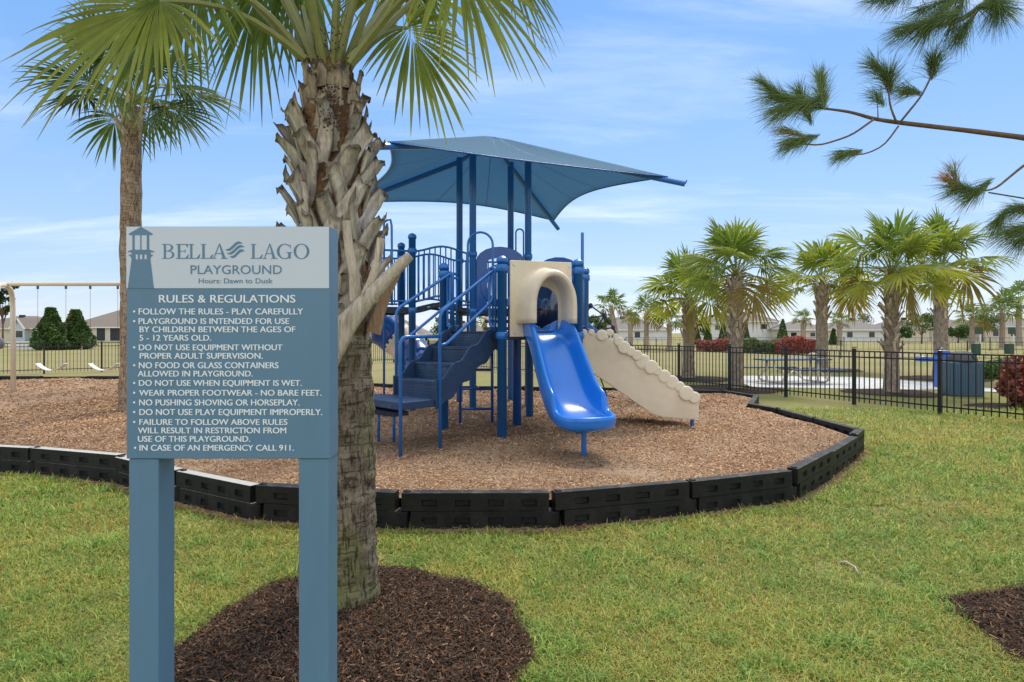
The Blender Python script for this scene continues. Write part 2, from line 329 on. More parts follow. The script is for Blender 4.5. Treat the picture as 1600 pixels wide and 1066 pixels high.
# chip bed: an uneven sheet inside the border
def bed_height(X, Y):
    h = .03*np.sin(X*.9+.4)*np.sin(Y*.8+1)+.018*np.sin(X*2.3+Y*1.1)+.012*np.sin(X*4.1-Y*3.3)
    h -= .07*np.exp(-((X+10.7)/1.2)**2-((Y-13.0)/.55)**2)+.06*np.exp(-((X+9.0)/1.0)**2-((Y-12.6)/.5)**2)       # hollows worn under the swings
    h -= .06*np.exp(-((X-1.0)/.5)**2-((Y-6.15)/.4)**2)                   # and at the slide's end
    return CHIP_Z+h
bx, by = np.meshgrid(np.arange(-17, 5.6, .2), np.arange(4.6, 18.6, .2)); 
def grid_sheet(name, poly, step, hf, m, x0, x1, y0, y1):
    import bmesh
    b = bmesh.new(); f = b.faces.new([b.verts.new((p[0], p[1], 0)) for p in poly])
    for x in np.arange(x0, x1, step): bmesh.ops.bisect_plane(b, geom=b.verts[:]+b.edges[:]+b.faces[:], plane_co=(x, 0, 0), plane_no=(1, 0, 0))
    for y in np.arange(y0, y1, step): bmesh.ops.bisect_plane(b, geom=b.verts[:]+b.edges[:]+b.faces[:], plane_co=(0, y, 0), plane_no=(0, 1, 0))
    for v in b.verts: v.co.z = float(hf(np.array(v.co.x), np.array(v.co.y)))
    bmesh.ops.recalc_face_normals(b, faces=b.faces)
    me = bpy.data.meshes.new(name); b.to_mesh(me); b.free(); me.materials.append(m)
    me.polygons.foreach_set('use_smooth', [True]*len(me.polygons))
    o = bpy.data.objects.new(name, me); C.objects.link(o); o['kind'] = 'structure'; return o
grid_sheet('playground_ground', BED, .45, bed_height, K['chip_bed'], -16.5, 5.4, 5, 18.4)
def blob(cx, cy, rx, ry, n=40, seed=0, am=.06):
    r = random.Random(seed); ph = [r.uniform(0, 6.28) for _ in range(4)]
    return [(cx+rx*math.cos(a)*(1+am*math.sin(3*a+ph[0])+am*.6*math.sin(7*a+ph[1])+am*.4*math.sin(13*a+ph[2])), cy+ry*math.sin(a)*(1+am*math.sin(3*a+ph[0])+am*.6*math.sin(7*a+ph[1])+am*.4*math.sin(13*a+ph[2]))) for a in [2*math.pi*i/n for i in range(n)]]
sheet('soil_strip', shrink(RING, -.19), .006, K['chip_bed'])
PALM = Vector((-1.005, 3.52, 0))
MULCH_A = blob(-.83, 3.10, .86, .93, n=90, seed=3, am=.045)
MULCH_B = [(3.55+1.05*math.copysign(abs(math.cos(a))**.55, math.cos(a))+.03*math.sin(7*a)+.02*math.sin(17*a), 3.12+.58*math.copysign(abs(math.sin(a))**.55, math.sin(a))+.03*math.sin(5*a+1)) for a in [2*math.pi*(i+.5)/48 for i in range(48)]]
def mound(cx, cy, rr, top):
    return lambda X, Y: .012+top*np.clip(1-((X-cx)**2+(Y-cy)**2)/rr**2, 0, 1)
hA = mound(-.80, 3.10, .95, .055); hB = mound(3.55, 3.1, 1.1, .05)
grid_sheet('palm_mulch_ground', MULCH_A, .15, hA, K['mulch_bed'], -2.2, .3, 1.9, 4.4)
grid_sheet('pine_mulch_ground', MULCH_B, .15, hB, K['mulch_bed'], 2.3, 4.8, 2.3, 4.0)
FAR_PALMS = []   # filled below; rings of mulch under them
# patio and path
sheet('paver_patio', [(7.0, 17.6), (12.4, 16.6), (13.4, 19.2), (12.4, 21.6), (8.0, 22.3)], .012, K['paver'])
sheet('concrete_path', [(11.6, 17.05), (13.5, 15.7), (22, 12.6), (22, 13.5), (14.2, 16.7), (12.7, 18.2)], .016, K['concrete'])

# ------------------------------------------------------------------ scatter: grass blades, wood chips, mulch
def scatter_quads(pts, lng, wid, tilt, yaw, col, name, m, curl=.2, kind='stuff'):
    n = len(pts); d = np.stack([np.cos(yaw)*np.cos(tilt), np.sin(yaw)*np.cos(tilt), np.sin(tilt)], 1)
    s = np.stack([-np.sin(yaw), np.cos(yaw), np.zeros(n)], 1)
    roll = rng.uniform(-.6, .6, n)[:, None]; up = np.cross(d, s); s = s*np.cos(roll)+up*np.sin(roll)
    a = pts-d*(lng/2)[:, None]; b = pts+d*(lng/2)[:, None]; h = s*(wid/2)[:, None]
    V = np.stack([a-h, a+h*.8, b+h, b-h*.7], 1); 
    F = np.arange(4*n).reshape(n, 4); return np_mesh(name, V.reshape(-1, 3), F, m, np.repeat(col, 4, 0))
def chips():
    pts = []
    # denser near the camera
    n = 420000; X = rng.uniform(-9, 5.2, n); Y = rng.uniform(5, 15.4, n)
    keep = inside(shrink(BED, .06), X, Y) & (np.abs(X/Y) < .9) & (rng.random(n) < np.clip((6.2/Y)**2.2, .16, 1)); X, Y = X[keep], Y[keep]
    n2 = 30000; X2 = rng.uniform(-15, -4, n2); Y2 = rng.uniform(7, 18, n2); k2 = inside(BED, X2, Y2) & (np.abs(X2/Y2) < .9); X = np.concatenate([X, X2[k2]]); Y = np.concatenate([Y, Y2[k2]])
    n = len(X); sc = np.clip(Y/7.5, .8, 2.0); Z = bed_height(X, Y)+rng.uniform(.0, .018, n)
    lng = rng.uniform(.015, .045, n)*sc; wid = rng.uniform(.005, .012, n)*sc
    g = rng.random(n); tones = np.array([(1.55, 1.45, 1.3), (1.2, 1.15, 1.1), (.9, .78, .66), (.68, .54, .44), (.46, .34, .27), (1.7, 1.65, 1.55), (1.0, .75, .54)])
    col = tones[rng.choice(7, n, p=[.15, .2, .2, .16, .12, .05, .12])]*rng.uniform(.8, 1.15, (n, 1))
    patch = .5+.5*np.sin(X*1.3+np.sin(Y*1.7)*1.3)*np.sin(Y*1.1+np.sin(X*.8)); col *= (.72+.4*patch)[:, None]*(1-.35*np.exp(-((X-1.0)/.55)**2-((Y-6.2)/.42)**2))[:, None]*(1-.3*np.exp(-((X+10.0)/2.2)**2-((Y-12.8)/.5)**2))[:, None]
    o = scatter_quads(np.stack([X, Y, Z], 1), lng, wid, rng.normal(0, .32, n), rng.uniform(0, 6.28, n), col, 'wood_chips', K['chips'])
    tag(o, 'tan and brown wood chips spread inside the black playground border', 'wood chips', kind='stuff')
chips()
def litter():
    n = 60000; X = rng.uniform(-7.5, 6, n); Y = rng.uniform(4.5, 9.5, n); k = inside(shrink(RING, -.24), X, Y) & ~inside(shrink(RING, -.01), X, Y); X, Y = X[k], Y[k]; n = len(X)
    tones = np.array([(.9, .75, .6), (.45, .33, .24), (.3, .2, .14), (.8, .5, .32), (1.2, 1.05, .85)]); col = tones[rng.choice(5, n)]*rng.uniform(.7, 1.1, (n, 1))
    o = scatter_quads(np.stack([X, Y, rng.uniform(.008, .022, n)], 1), rng.uniform(.02, .07, n), rng.uniform(.003, .012, n), rng.normal(0, .25, n), rng.uniform(0, 6.28, n), col, 'ground_litter', K['chips'])
    tag(o, 'brown chips and dead grass fallen along the outside of the black border', 'litter', kind='stuff')
litter()
def mulch(poly, hf, n, name, label, bb):
    X = rng.uniform(bb[0], bb[1], n); Y = rng.uniform(bb[2], bb[3], n); c_ = np.mean(np.array(poly), 0); jf = 1-np.abs(rng.normal(0, .03, n)); k = inside(poly, c_[0]+(X-c_[0])*jf, c_[1]+(Y-c_[1])*jf); X, Y = X[k], Y[k]; n = len(X)
    Z = hf(X, Y)+rng.uniform(.0, .02, n)
    tones = np.array([(.5, .5, .5), (.9, .85, .8), (1.5, 1.35, 1.25), (2.4, 2.1, 1.9), (1.5, .85, .55), (4.5, 3.9, 3.2)])
    col = tones[rng.choice(6, n, p=[.3, .32, .2, .09, .07, .02])]*rng.uniform(.7, 1.2, (n, 1))
    o = scatter_quads(np.stack([X, Y, Z], 1), rng.uniform(.012, .045, n), rng.uniform(.003, .009, n), rng.normal(0, .35, n), rng.uniform(0, 6.28, n), col, name, K['mulch'])
    tag(o, label, 'mulch', kind='stuff')
mulch(MULCH_A, hA, 95000, 'bark_mulch', 'dark brown shredded mulch around the foot of the big palm and sign', (-2.2, .3, 1.9, 4.4))
mulch(MULCH_B, hB, 40000, 'bark_mulch', 'dark brown mulch patch at the lower right edge of the lawn', (2.3, 4.8, 2.3, 4.0))
def blades():
    n = 760000; Y = 2.1+(rng.random(n)**1.7)*10.5; X = rng.uniform(-1.26, 1.26, n)*Y+rng.uniform(-.2, .2, n)
    dens = np.clip((4.3/Y)**1.5, .12, 1)*np.clip(Y/3.2, .5, 2.2)
    k = rng.random(n) < dens; X, Y = X[k], Y[k]
    big = shrink(RING, -.02); edge = rng.uniform(-.05, .03, len(X)); 
    k = ~inside(shrink(RING, -.03), X, Y); nearb = inside(shrink(RING, -.20), X, Y) & (rng.random(len(X)) < .88)
    k &= ~nearb
    for mlc in (MULCH_A, MULCH_B):
        c = np.mean(np.array(mlc), 0); f = 1+rng.normal(0, .018, len(X)); k &= ~inside(mlc, c[0]+(X-c[0])*f, c[1]+(Y-c[1])*f)
    bare = (np.sin(X*2.1+np.sin(Y*1.7)*1.4)*np.sin(Y*2.7+np.sin(X*1.3)*1.2)+.35*np.sin(X*6.1+Y*4.7)) > .82
    k &= ~(bare & (rng.random(len(X)) < .62)); X, Y = X[k], Y[k]; n = len(X); sc = np.clip(Y/4, .85, 2.2)
    def vn(f, s):      # smooth value noise
        r = np.random.default_rng(s); t = r.random((64, 64)); u = X*f; v = Y*f; iu = np.floor(u).astype(int); iv = np.floor(v).astype(int); fu = u-iu; fv = v-iv; fu = fu*fu*(3-2*fu); fv = fv*fv*(3-2*fv)
        g = lambda a, b: t[a % 64, b % 64]
        return g(iu, iv)*(1-fu)*(1-fv)+g(iu+1, iv)*fu*(1-fv)+g(iu, iv+1)*(1-fu)*fv+g(iu+1, iv+1)*fu*fv
    p1 = vn(1.6, 1)*.5+vn(4, 2)*.3+vn(9, 3)*.2; p2 = vn(2.6, 4)*.5+vn(7, 5)*.5; p3 = vn(5.5, 6)*.6+vn(13, 7)*.4; lush = np.clip((p3-.62)*6, 0, 1)
    L = rng.uniform(.03, .082, n)*sc**.7*(.55+.65*p2+.45*lush); W = rng.uniform(.003, .0068, n)*sc
    yaw = rng.uniform(0, 6.28, n); lean = np.abs(rng.normal(1.3, .38, n))
    d = np.stack([np.cos(yaw), np.sin(yaw)], 1); s = np.stack([-np.sin(yaw), np.cos(yaw)], 1)*(W/2)[:, None]
    base = np.stack([X, Y, np.full(n, .0)], 1)
    mid = base.copy(); mid[:, :2] += d*(L*.5*np.sin(lean*.7))[:, None]; mid[:, 2] += L*.55*np.cos(lean*.7)
    tip = mid.copy(); tip[:, :2] += d*(L*.5*np.sin(np.minimum(lean*1.35, 1.9)))[:, None]; tip[:, 2] += L*.5*np.cos(np.minimum(lean*1.35, 1.7)); tip[:, 2] = np.maximum(tip[:, 2], .006)
    S = np.concatenate([s, np.zeros((n, 1))], 1)
    V = np.stack([base-S, base+S, mid+S*.9, mid-S*.9, tip+S*.12, tip-S*.12], 1).reshape(-1, 3)
    i = np.arange(n)[:, None]*6; F = np.concatenate([i+np.array([[0, 1, 2, 3]]), i+np.array([[3, 2, 4, 5]])], 0)
    tones = np.array([(.72, 1.0, .58), (.48, .7, .4), (1.05, 1.22, .8), (1.45, 1.3, 1.0), (1.85, 1.45, 1.3), (1.3, .8, .55), (1.15, 1.4, 1.1)])
    dry = np.clip((p1-.42)*3.2+1.1*np.exp(-((X-6.6)/1.5)**2-((Y-9.0)/1.6)**2)+.9*np.exp(-((X-2.15)/.3)**2-((Y-4.1)/.16)**2), 0, 1.3); ch = rng.random(n)
    idx = np.where(ch < .38+.42*dry, rng.choice([3, 4, 4, 5, 3], n), rng.choice([0, 1, 2, 0, 6], n))
    idx = np.where((lush > .3) & (rng.random(n) < .75), rng.choice([0, 1, 6, 6], n), idx); col = tones[idx]*rng.uniform(.78, 1.17, (n, 1))*(.84+.32*p2)[:, None]
    o = np_mesh('grass', V, F, K['grass'], np.repeat(col, 6, 0)); tag(o, 'short green and straw coloured lawn grass in the foreground', 'grass', kind='stuff')
blades()

# ------------------------------------------------------------------ playground border timbers
def timber_mesh():
    mb = MB(); T = .05; H = .30
    def block(x0, x1, z0, z1, holes):
        xs = sorted(set([x0, x1]+[h for hh in holes for h in hh[:2]])); zs = sorted(set([z0, z1]+([holes[0][2], holes[0][3]] if holes else [])))
        for sgn in (-1, 1):
            y = sgn*T; yi = sgn*(T-.026)
            for a, b in zip(xs, xs[1:]):
                for c, d in zip(zs, zs[1:]):
                    hole = any(abs(a-h[0]) < 1e-6 and abs(c-h[2]) < 1e-6 for h in holes)
                    q = [(a, y, c), (b, y, c), (b, y, d), (a, y, d)]
                    if not hole: mb.add(q, [(0, 1, 2, 3) if sgn < 0 else (3, 2, 1, 0)])
                    else:
                        m_ = .008; qi = [(a+m_, yi, c+m_), (b-m_, yi, c+m_), (b-m_, yi, d-m_), (a+m_, yi, d-m_)]
                        mb.add(q+qi, [(4, 5, 6, 7), (0, 1, 5, 4), (1, 2, 6, 5), (2, 3, 7, 6), (3, 0, 4, 7)])
        mb.add([(x0, -T, z0), (x0, T, z0), (x0, T, z1), (x0, -T, z1)], [(0, 3, 2, 1)]); mb.add([(x1, -T, z0), (x1, T, z0), (x1, T, z1), (x1, -T, z1)], [(0, 1, 2, 3)])
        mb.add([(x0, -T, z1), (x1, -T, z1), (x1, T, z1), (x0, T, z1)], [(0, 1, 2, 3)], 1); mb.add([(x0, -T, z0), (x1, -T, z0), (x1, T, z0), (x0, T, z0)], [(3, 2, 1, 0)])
    hx = [(.17+i*.27, .17+i*.27+.125) for i in range(4)]
    block(.01, 1.205, .155, H, [(a, b, .19, .245) for a, b in hx])
    block(.085, 1.225, .0, .150, [(a, b, .045, .10) for a, b in hx])
    # rounded tongue under the next piece, and the spike head on top
    n = 10; arc = [(1.225+.075*math.sin(math.pi*i/n), -T+2*T*(1-math.cos(math.pi*i/n))/2) for i in range(n+1)]
    mb.add([(x, y, 0) for x, y in arc]+[(x, y, .142) for x, y in arc], [(i, i+1, n+2+i, n+1+i) for i in range(n)]+[tuple(range(n+1, 2*n+2))])
    mb.lathe((.05, 0, H), [(.03, 0), (.03, .006), (.022, .012), (.008, .014)], 10)
    return mb
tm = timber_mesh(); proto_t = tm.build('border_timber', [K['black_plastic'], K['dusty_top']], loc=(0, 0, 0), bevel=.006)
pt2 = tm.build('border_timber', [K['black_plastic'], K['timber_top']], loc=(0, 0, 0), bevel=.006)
segs = []
k = len(RING); ring_cw = RING          # right corner -> front -> left -> back
lab = {0: 'short black border piece at the right hand corner of the playground', 1: 'black border piece on the right curve, second from the corner', 2: 'black border piece on the right where the curve turns to the front',
       3: 'black plastic border piece curving away right of the front', 4: 'black plastic border piece in the front, right of the slide support', 5: 'nearest black plastic border piece in front of the blue stairs',
       6: 'black plastic border piece mostly hidden behind the big palm trunk', 7: 'faded topped border piece seen between the two sign posts', 8: 'border piece half hidden behind the left sign post',
       9: 'faded topped border piece just left of the sign', 10: 'border piece running out of the photo on the left'}
used = [False, False]
def place(a, b, label, group, top):
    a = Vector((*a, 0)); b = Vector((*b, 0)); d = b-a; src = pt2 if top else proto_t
    rj = random.Random(len(segs)); segs.append(1)
    if not used[top]: o = src; used[top] = True
    else: o = src.copy(); C.objects.link(o)
    # inner offset: the body is centred 5 cm inside the outline
    nrm = Vector((-d.y, d.x, 0)).normalized()
    o.location = a+nrm*-.05; o.location.z = rj.uniform(-.014, .008); o.rotation_euler = (rad(rj.uniform(-2.2, 2.2)), rad(rj.uniform(-.5, .5)), math.atan2(d.y, d.x)+rad(rj.uniform(-.8, .8))); o.scale = (d.length/1.225, 1, 1)
    tag(o, label, 'border timber', group)
for i in range(k):
    a, b = RING[i], RING[(i+1) % k]
    if 0 <= i <= 17:
        # run left to right as seen from outside the front: swap so the tongue points right
        L_ = (Vector(b)-Vector(a)).length
        l = lab.get(i, 'faded topped border piece out on the left hand curve of the playground')
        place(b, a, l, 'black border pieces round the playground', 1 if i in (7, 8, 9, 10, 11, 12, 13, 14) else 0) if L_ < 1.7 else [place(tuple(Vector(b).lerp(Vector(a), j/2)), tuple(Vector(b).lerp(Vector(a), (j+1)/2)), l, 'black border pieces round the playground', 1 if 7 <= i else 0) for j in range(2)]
    else:
        L_ = (Vector(b)-Vector(a)).length; m_ = max(1, round(L_/1.22))
        l = 'low black border piece along the far side of the wood chips' if i < 26 else 'black border piece on the right inner bend of the playground'
        for j in range(m_):
            place(tuple(Vector(b).lerp(Vector(a), j/m_)), tuple(Vector(b).lerp(Vector(a), (j+1)/m_)), l, 'black border pieces round the playground', 0)

# ------------------------------------------------------------------ sign
SZ = 1.80; PXM = FPX/SZ
def S(px, py): return Vector(((px-800)/PXM, SZ, EYE-(py-HOR)/PXM))
sx0, sx1 = S(197.5, 354).x, S(515.5, 354).x; sz1, sz0 = S(0, 354).z, S(0, 717).z; D = .086
sign = empty('rules_sign', ((sx0+sx1)/2, SZ+D/2, 0), 'slate blue playground rules sign on two square posts beside the big palm', 'sign')
mb = MB(); mb.box(((sx0+sx1)/2, SZ+D/2, (sz0+sz1)/2), (sx1-sx0, D, sz1-sz0)); board = mb.build('board', K['sign'], sign, bevel=.002)
for a, b in ((200, 246.5), (466, 513.5)):
    xa, xb = S(a, 0).x, S(b, 0).x; mb = MB(); mb.box(((xa+xb)/2, SZ+.004+D/2, (sz0-.001)/2-.03), (xb-xa, D, sz0+.058)); mb.build('post', K['sign'], sign, bevel=.002)
mb = MB(); za, zb = S(0, 450.5).z, sz1-.001; mb.box(((sx0+sx1)/2-.001, SZ-.0004, (za+zb)/2), (sx1-sx0-.003, .0016, zb-za)); mb.build('header_band', K['sign_light'], board)
EXs, EZs, FR = Vector((1, 0, 0)), Vector((0, 0, 1)), Vector((0, -1, 0))
_tc = [0]
def text(body, x0, x1, ytop, ybot, m, front, bold=0.0, cap='H'):
    cu = bpy.data.curves.new('t', 'FONT'); cu.body = body; cu.size = 1; cu.extrude = .012; cu.resolution_u = 4
    ob = bpy.data.objects.new('t', cu); C.objects.link(ob); cr = bpy.data.curves.new('h', 'FONT'); cr.body = cap; cr.size = 1; oc = bpy.data.objects.new('h', cr); C.objects.link(oc)
    bpy.context.view_layer.update(); dg = bpy.context.evaluated_depsgraph_get()
    me = bpy.data.meshes.new_from_object(ob.evaluated_get(dg)); mh = bpy.data.meshes.new_from_object(oc.evaluated_get(dg))
    V = np.empty(len(me.vertices)*3, np.float32); me.vertices.foreach_get('co', V); V = V.reshape(-1, 3); H = np.array([v.co.y for v in mh.vertices])
    lo, hi = V[:, 0].min(), V[:, 0].max(); c0, c1 = H.min(), H.max()
    a, b = S(x0, 0).x, S(x1, 0).x; za, zb = S(0, ybot).z, S(0, ytop).z
    W = np.stack([a+(V[:, 0]-lo)/(hi-lo)*(b-a), front-.0006+(-V[:, 2])*.05, za+(V[:, 1]-c0)/(c1-c0)*(zb-za)], 1)
    W -= np.array(ORG[board]); me.vertices.foreach_set('co', W.astype(np.float32).ravel())
    if bold:
        import bmesh
        b_ = bmesh.new(); b_.from_mesh(me); dup = bmesh.ops.duplicate(b_, geom=b_.verts[:]+b_.edges[:]+b_.faces[:]); dv = [g for g in dup['geom'] if isinstance(g, bmesh.types.BMVert)]; ds = set(dv)
        for v in b_.verts:
            if v in ds: v.co += Vector((bold, -.00012, 0))
            else: v.co += Vector((-bold, 0, 0))
        b_.to_mesh(me); b_.free()
    me.materials.clear(); me.materials.append(m); me.update()
    bpy.data.objects.remove(ob); bpy.data.objects.remove(oc); bpy.data.meshes.remove(mh)
    o = bpy.data.objects.new('lettering', me); C.objects.link(o); o.parent = board; ORG[o] = ORG[board]; return o
def bl(X, Y): return 180+X/2.806, 340+Y/2.806
LINES = [("RULES & REGULATIONS", 193, 790, 340, 373, 0), ("FOLLOW THE RULES - PLAY CAREFULLY", 104, 824, 399, 425, 1), ("PLAYGROUND IS INTENDED FOR USE", 104, 763, 442, 467, 1), ("BY CHILDREN BETWEEN THE AGES OF", 108, 790, 478, 503, 0),
 ("5 - 12 YEARS OLD.", 108, 421, 515, 540, 0), ("DO NOT USE EQUIPMENT WITHOUT", 105, 733, 557, 582, 1), ("PROPER ADULT SUPERVISION.", 109, 647, 594, 619, 0), ("NO FOOD OR GLASS CONTAINERS", 105, 716, 635, 661, 1),
 ("ALLOWED IN PLAYGROUND.", 100, 603, 672, 697, 0), ("DO NOT USE WHEN EQUIPMENT IS WET.", 105, 818, 713, 738, 1), ("WEAR PROPER FOOTWEAR - NO BARE FEET.", 106, 905, 756, 781, 1), ("NO PUSHING SHOVING OR HORSEPLAY.", 106, 808, 798, 824, 1),
 ("DO NOT USE PLAY EQUIPMENT IMPROPERLY.", 107, 908, 840, 866, 1), ("FAILURE TO FOLLOW ABOVE RULES", 107, 755, 884, 909, 1), ("WILL RESULT IN RESTRICTION FROM", 101, 750, 921, 946, 0), ("USE OF THIS PLAYGROUND.", 101, 592, 958, 983, 0), ("IN CASE OF AN EMERGENCY CALL 911.", 108, 783, 997, 1022, 1)]
for t_, xa, xb, ya, yb, bu in LINES:
    x0, y0 = bl(xa, ya); x1, y1 = bl(xb, yb); text(t_, x0, x1, y0, y1, K['white_letter'], SZ, .00042)
    if bu:
        c = S(bl(84 if ya < 990 else 88, 0)[0], (y0+y1)/2); mb = MB(); mb.prism([(.0033*math.cos(a*.5236), .0033*math.sin(a*.5236)) for a in range(12)], c, EXs, EZs, FR, .0012); mb.build('bullet', K['white_letter'], board)
def hd(X, Y): return 190+X/4.706, 345+Y/4.706
for t_, xa, xb, ya, yb, bo in (("PLAYGROUND", 510, 1180, 328, 392, .0), ("Hours: Dawn to Dusk", 570, 1112, 424, 460, .0)):
    x0, y0 = hd(xa, ya); x1, y1 = hd(xb, yb); text(t_, x0, x1, y0, y1, K['slate_letter'], SZ-.0012, bo)
# serif capitals, each stroke a plate of its own height
_lift = [0]
def plate(mb, poly):
    _lift[0] += 1; o = S(0, 0); pts = [(S(*hd(x, y)).x, S(*hd(x, y)).z) for x, y in poly]
    mb.prism(pts, (0, SZ-.0012, 0), EXs, EZs, FR, .0006+.00006*(_lift[0] % 9))
def serif(ch, x0, x1, y0=172, y1=280):
    mb = MB(); W = x1-x0; H = y1-y0
    def Q(*p): plate(mb, [(x0+a*W, y1-b*H) for a, b in p])
    def ring(cx, cy, rx, ry, tx, ty, a0, a1, n=28):
        for i in range(n):
            A, B = a0+(a1-a0)*i/n, a0+(a1-a0)*(i+1)/n
            Q((cx+rx*math.cos(A), cy+ry*math.sin(A)), (cx+rx*math.cos(B), cy+ry*math.sin(B)), (cx+(rx-tx)*math.cos(B), cy+(ry-ty)*math.sin(B)), (cx+(rx-tx)*math.cos(A), cy+(ry-ty)*math.sin(A)))
    R = lambda a, b, c, d: Q((a, c), (b, c), (b, d), (a, d))
    if ch == 'L':
        R(.14, .32, .0, 1); R(0, .46, .955, 1); R(0, .9, 0, .05); Q((.7, .05), (.9, .0), (1, .30), (.95, .30))
    elif ch == 'E':
        R(.14, .32, .0, 1); R(0, .92, .95, 1); R(0, .92, 0, .055); R(.3, .72, .49, .54); Q((.74, .95), (.92, 1), (.92, .76), (.885, .76)); Q((.72, .055), (.92, .0), (1, .28), (.955, .28)); R(.69, .73, .40, .63)
    elif ch == 'B':
        R(.14, .31, 0, 1); R(0, .5, .95, 1); R(0, .55, 0, .05); R(.3, .52, .50, .55)
        ring(.5, .765, .40, .235, .17, .05, -math.pi/2, math.pi/2, 14); ring(.52, .27, .48, .27, .18, .05, -math.pi/2, math.pi/2, 14)
    elif ch == 'A':
        Q((.10, .03), (.16, .03), (.50, .95), (.46, 1.02)); Q((.68, .03), (.88, .03), (.53, 1.02), (.46, 1.02)); R(.26, .72, .33, .38); R(0, .28, 0, .045); R(.58, 1, 0, .045)
    elif ch == 'O': ring(.5, .5, .5, .52, .16, .045, 0, 2*math.pi, 40)
    elif ch == 'G':
        ring(.52, .5, .52, .52, .17, .05, rad(48), rad(318), 32); R(.74, .91, .02, .40); R(.62, 1.0, .40, .445); Q((.85, .86), (.90, .97), (.90, .70), (.87, .70))
    return mb
for ch, a, b in (('B', 300, 390), ('E', 403, 497), ('L', 495, 580), ('L', 583, 675), ('A', 664, 782), ('L', 950, 1040), ('A', 1038, 1146), ('G', 1143, 1255), ('O', 1266, 1382)):
    serif(ch, a, b).build('lettering', K['slate_letter'], board)
mb = MB()
for (dx, dy, s_) in ((0, 0, 1.0), (13, 27, 1.0), (34, 52, .86)):      # three stacked waves
    up = []; lo = []
    for i in range(13):
        t = i/12; X = 763+dx+t*130*s_ + 0; y = 212+dy-44*(.5-.5*math.cos(math.pi*min(1, t*1.15)))*s_ + 8*math.sin(2*math.pi*t)
        th = 25*math.sin(math.pi*t)**.8+.5; up.append((X, y-th*.5)); lo.append((X, y+th*.5))
    for i in range(12): plate(mb, [up[i], up[i+1], lo[i+1], lo[i]])
mb.build('wave_emblem', K['slate_letter'], board)
mb = MB()
for pl in ([(52, 98), (145, 45), (234, 98), (224, 107), (64, 107)], [(82, 107), (98, 107), (98, 216), (82, 216)], [(188, 107), (205, 107), (205, 216), (188, 216)], [(140, 107), (148, 107), (148, 216), (140, 216)],
           [(78, 214), (210, 214), (242, 226), (242, 232), (48, 232), (48, 226)], [(76, 232), (216, 232), (216, 248), (76, 248)],
           [(52, 250), (105, 248), (105, 284), (78, 290), (72, 268)], [(122, 248), (136, 248), (136, 284), (122, 284)], [(154, 248), (170, 248), (170, 284), (154, 284)], [(187, 248), (236, 250), (218, 268), (212, 290), (187, 284)],
           [(76, 284), (214, 284), (240, 497), (48, 497)]):
    plate(mb, pl)
mb.build('lighthouse_emblem', K['slate_letter'], board)

# ------------------------------------------------------------------ playground structure
MZ = CHIP_Z
R18 = rad(18); U = Vector((math.cos(R18), math.sin(R18), 0)); V_ = Vector((-math.sin(R18), math.cos(R18), 0)); UP = Vector((0, 0, 1))
ps = empty('play_structure', (.07, 9.6, MZ), 'blue and tan play structure with slide, stairs and blue shade canopy', 'play structure')
DK, UD = 1.62, 2.05
P1 = Vector((-.13, 7.84, 0)); Bp = Vector((.90, 8.17, 0)); P7 = Vector((-.98, 8.66, 0)); B2 = Vector((1.11, 9.2, 0)); H4 = Vector((.29, 9.95, 0)); P2 = Vector((.075, 8.88, 0))
SC = Vector((-.371, 11.64, 0)); hs = .535
P5 = SC-U*hs-V_*hs; P4 = SC+U*hs-V_*hs; P3 = SC+U*hs+V_*hs; P6 = SC-U*hs+V_*hs
P8 = Vector((-1.75, 10.55, 0)); P9 = Vector((-2.14, 11.63, 0)); P10 = P8-U*1.1; P11 = P9-U*1.1
def post(p, top, r=.0635, cap=True, bottom=MZ-.1, m='post'):
    mb = MB(); n = 16; b = Vector((p.x, p.y, 0))
    prof = [(r, bottom), (r, top-.05)]+([(r+.012, top-.05), (r+.014, top-.02), (r+.006, top+.012), (r*.6, top+.035), (.012, top+.045)] if cap else [(r, top)])
    mb.lathe(b, prof, n); o = mb.build('post', K[m], ps, smooth=False); 
    for pl in o.data.polygons: pl.use_smooth = abs(pl.normal.z) < .7
    return o
def collar(mb, p, z, r=.0635, h=.05):
    mb.lathe(Vector((p.x, p.y, z)), [(r+.002, -h), (r+.017, -h+.012), (r+.017, h-.012), (r+.002, h)], 14)
for p in (P1, Bp, P7, B2): post(p, 2.56)
post(P2, DK-.06, cap=False, m='slide_dark'); post(H4, 2.5)
CT = 5.08
for p in (P3, P4, P5, P6): post(p, CT, cap=False)
for p in (P8, P9, P10, P11): post(p, 3.30)
for p in (P1, Bp, P7, B2):
    for z in (DK-.06, 2.44): mb = MB(); collar(mb, p, z); mb.build('clamp', K['post'], ps, smooth=True)
for p in (P4, P5, P8, P3, P6, P9):
    for z in (UD-.06, UD+.98): mb = MB(); collar(mb, p, z); mb.build('clamp', K['post'], ps, smooth=True)
def deck(poly, z, th=.06):
    mb = MB(); mb.prism([(p.x, p.y) for p in poly], (0, 0, z-th), (1, 0, 0), (0, 1, 0), (0, 0, 1), th); k = len(poly)
    for i in range(k):
        a, b = poly[i], poly[(i+1) % k]; mb.beam((a.x, a.y, z-th-.02), (b.x, b.y, z-th-.02), .03, .07)
    return mb.build('deck', K['deck'], ps, bevel=.004)
Q1 = Vector((-.36, 9.2, 0)); Q2 = Vector((-.80, 9.2, 0))
deck([P7, P1, Bp, B2, H4, Q1, Q2], DK); deck([P5, P4, P3, P6], UD); deck([P10, P8, P9, P11], UD)
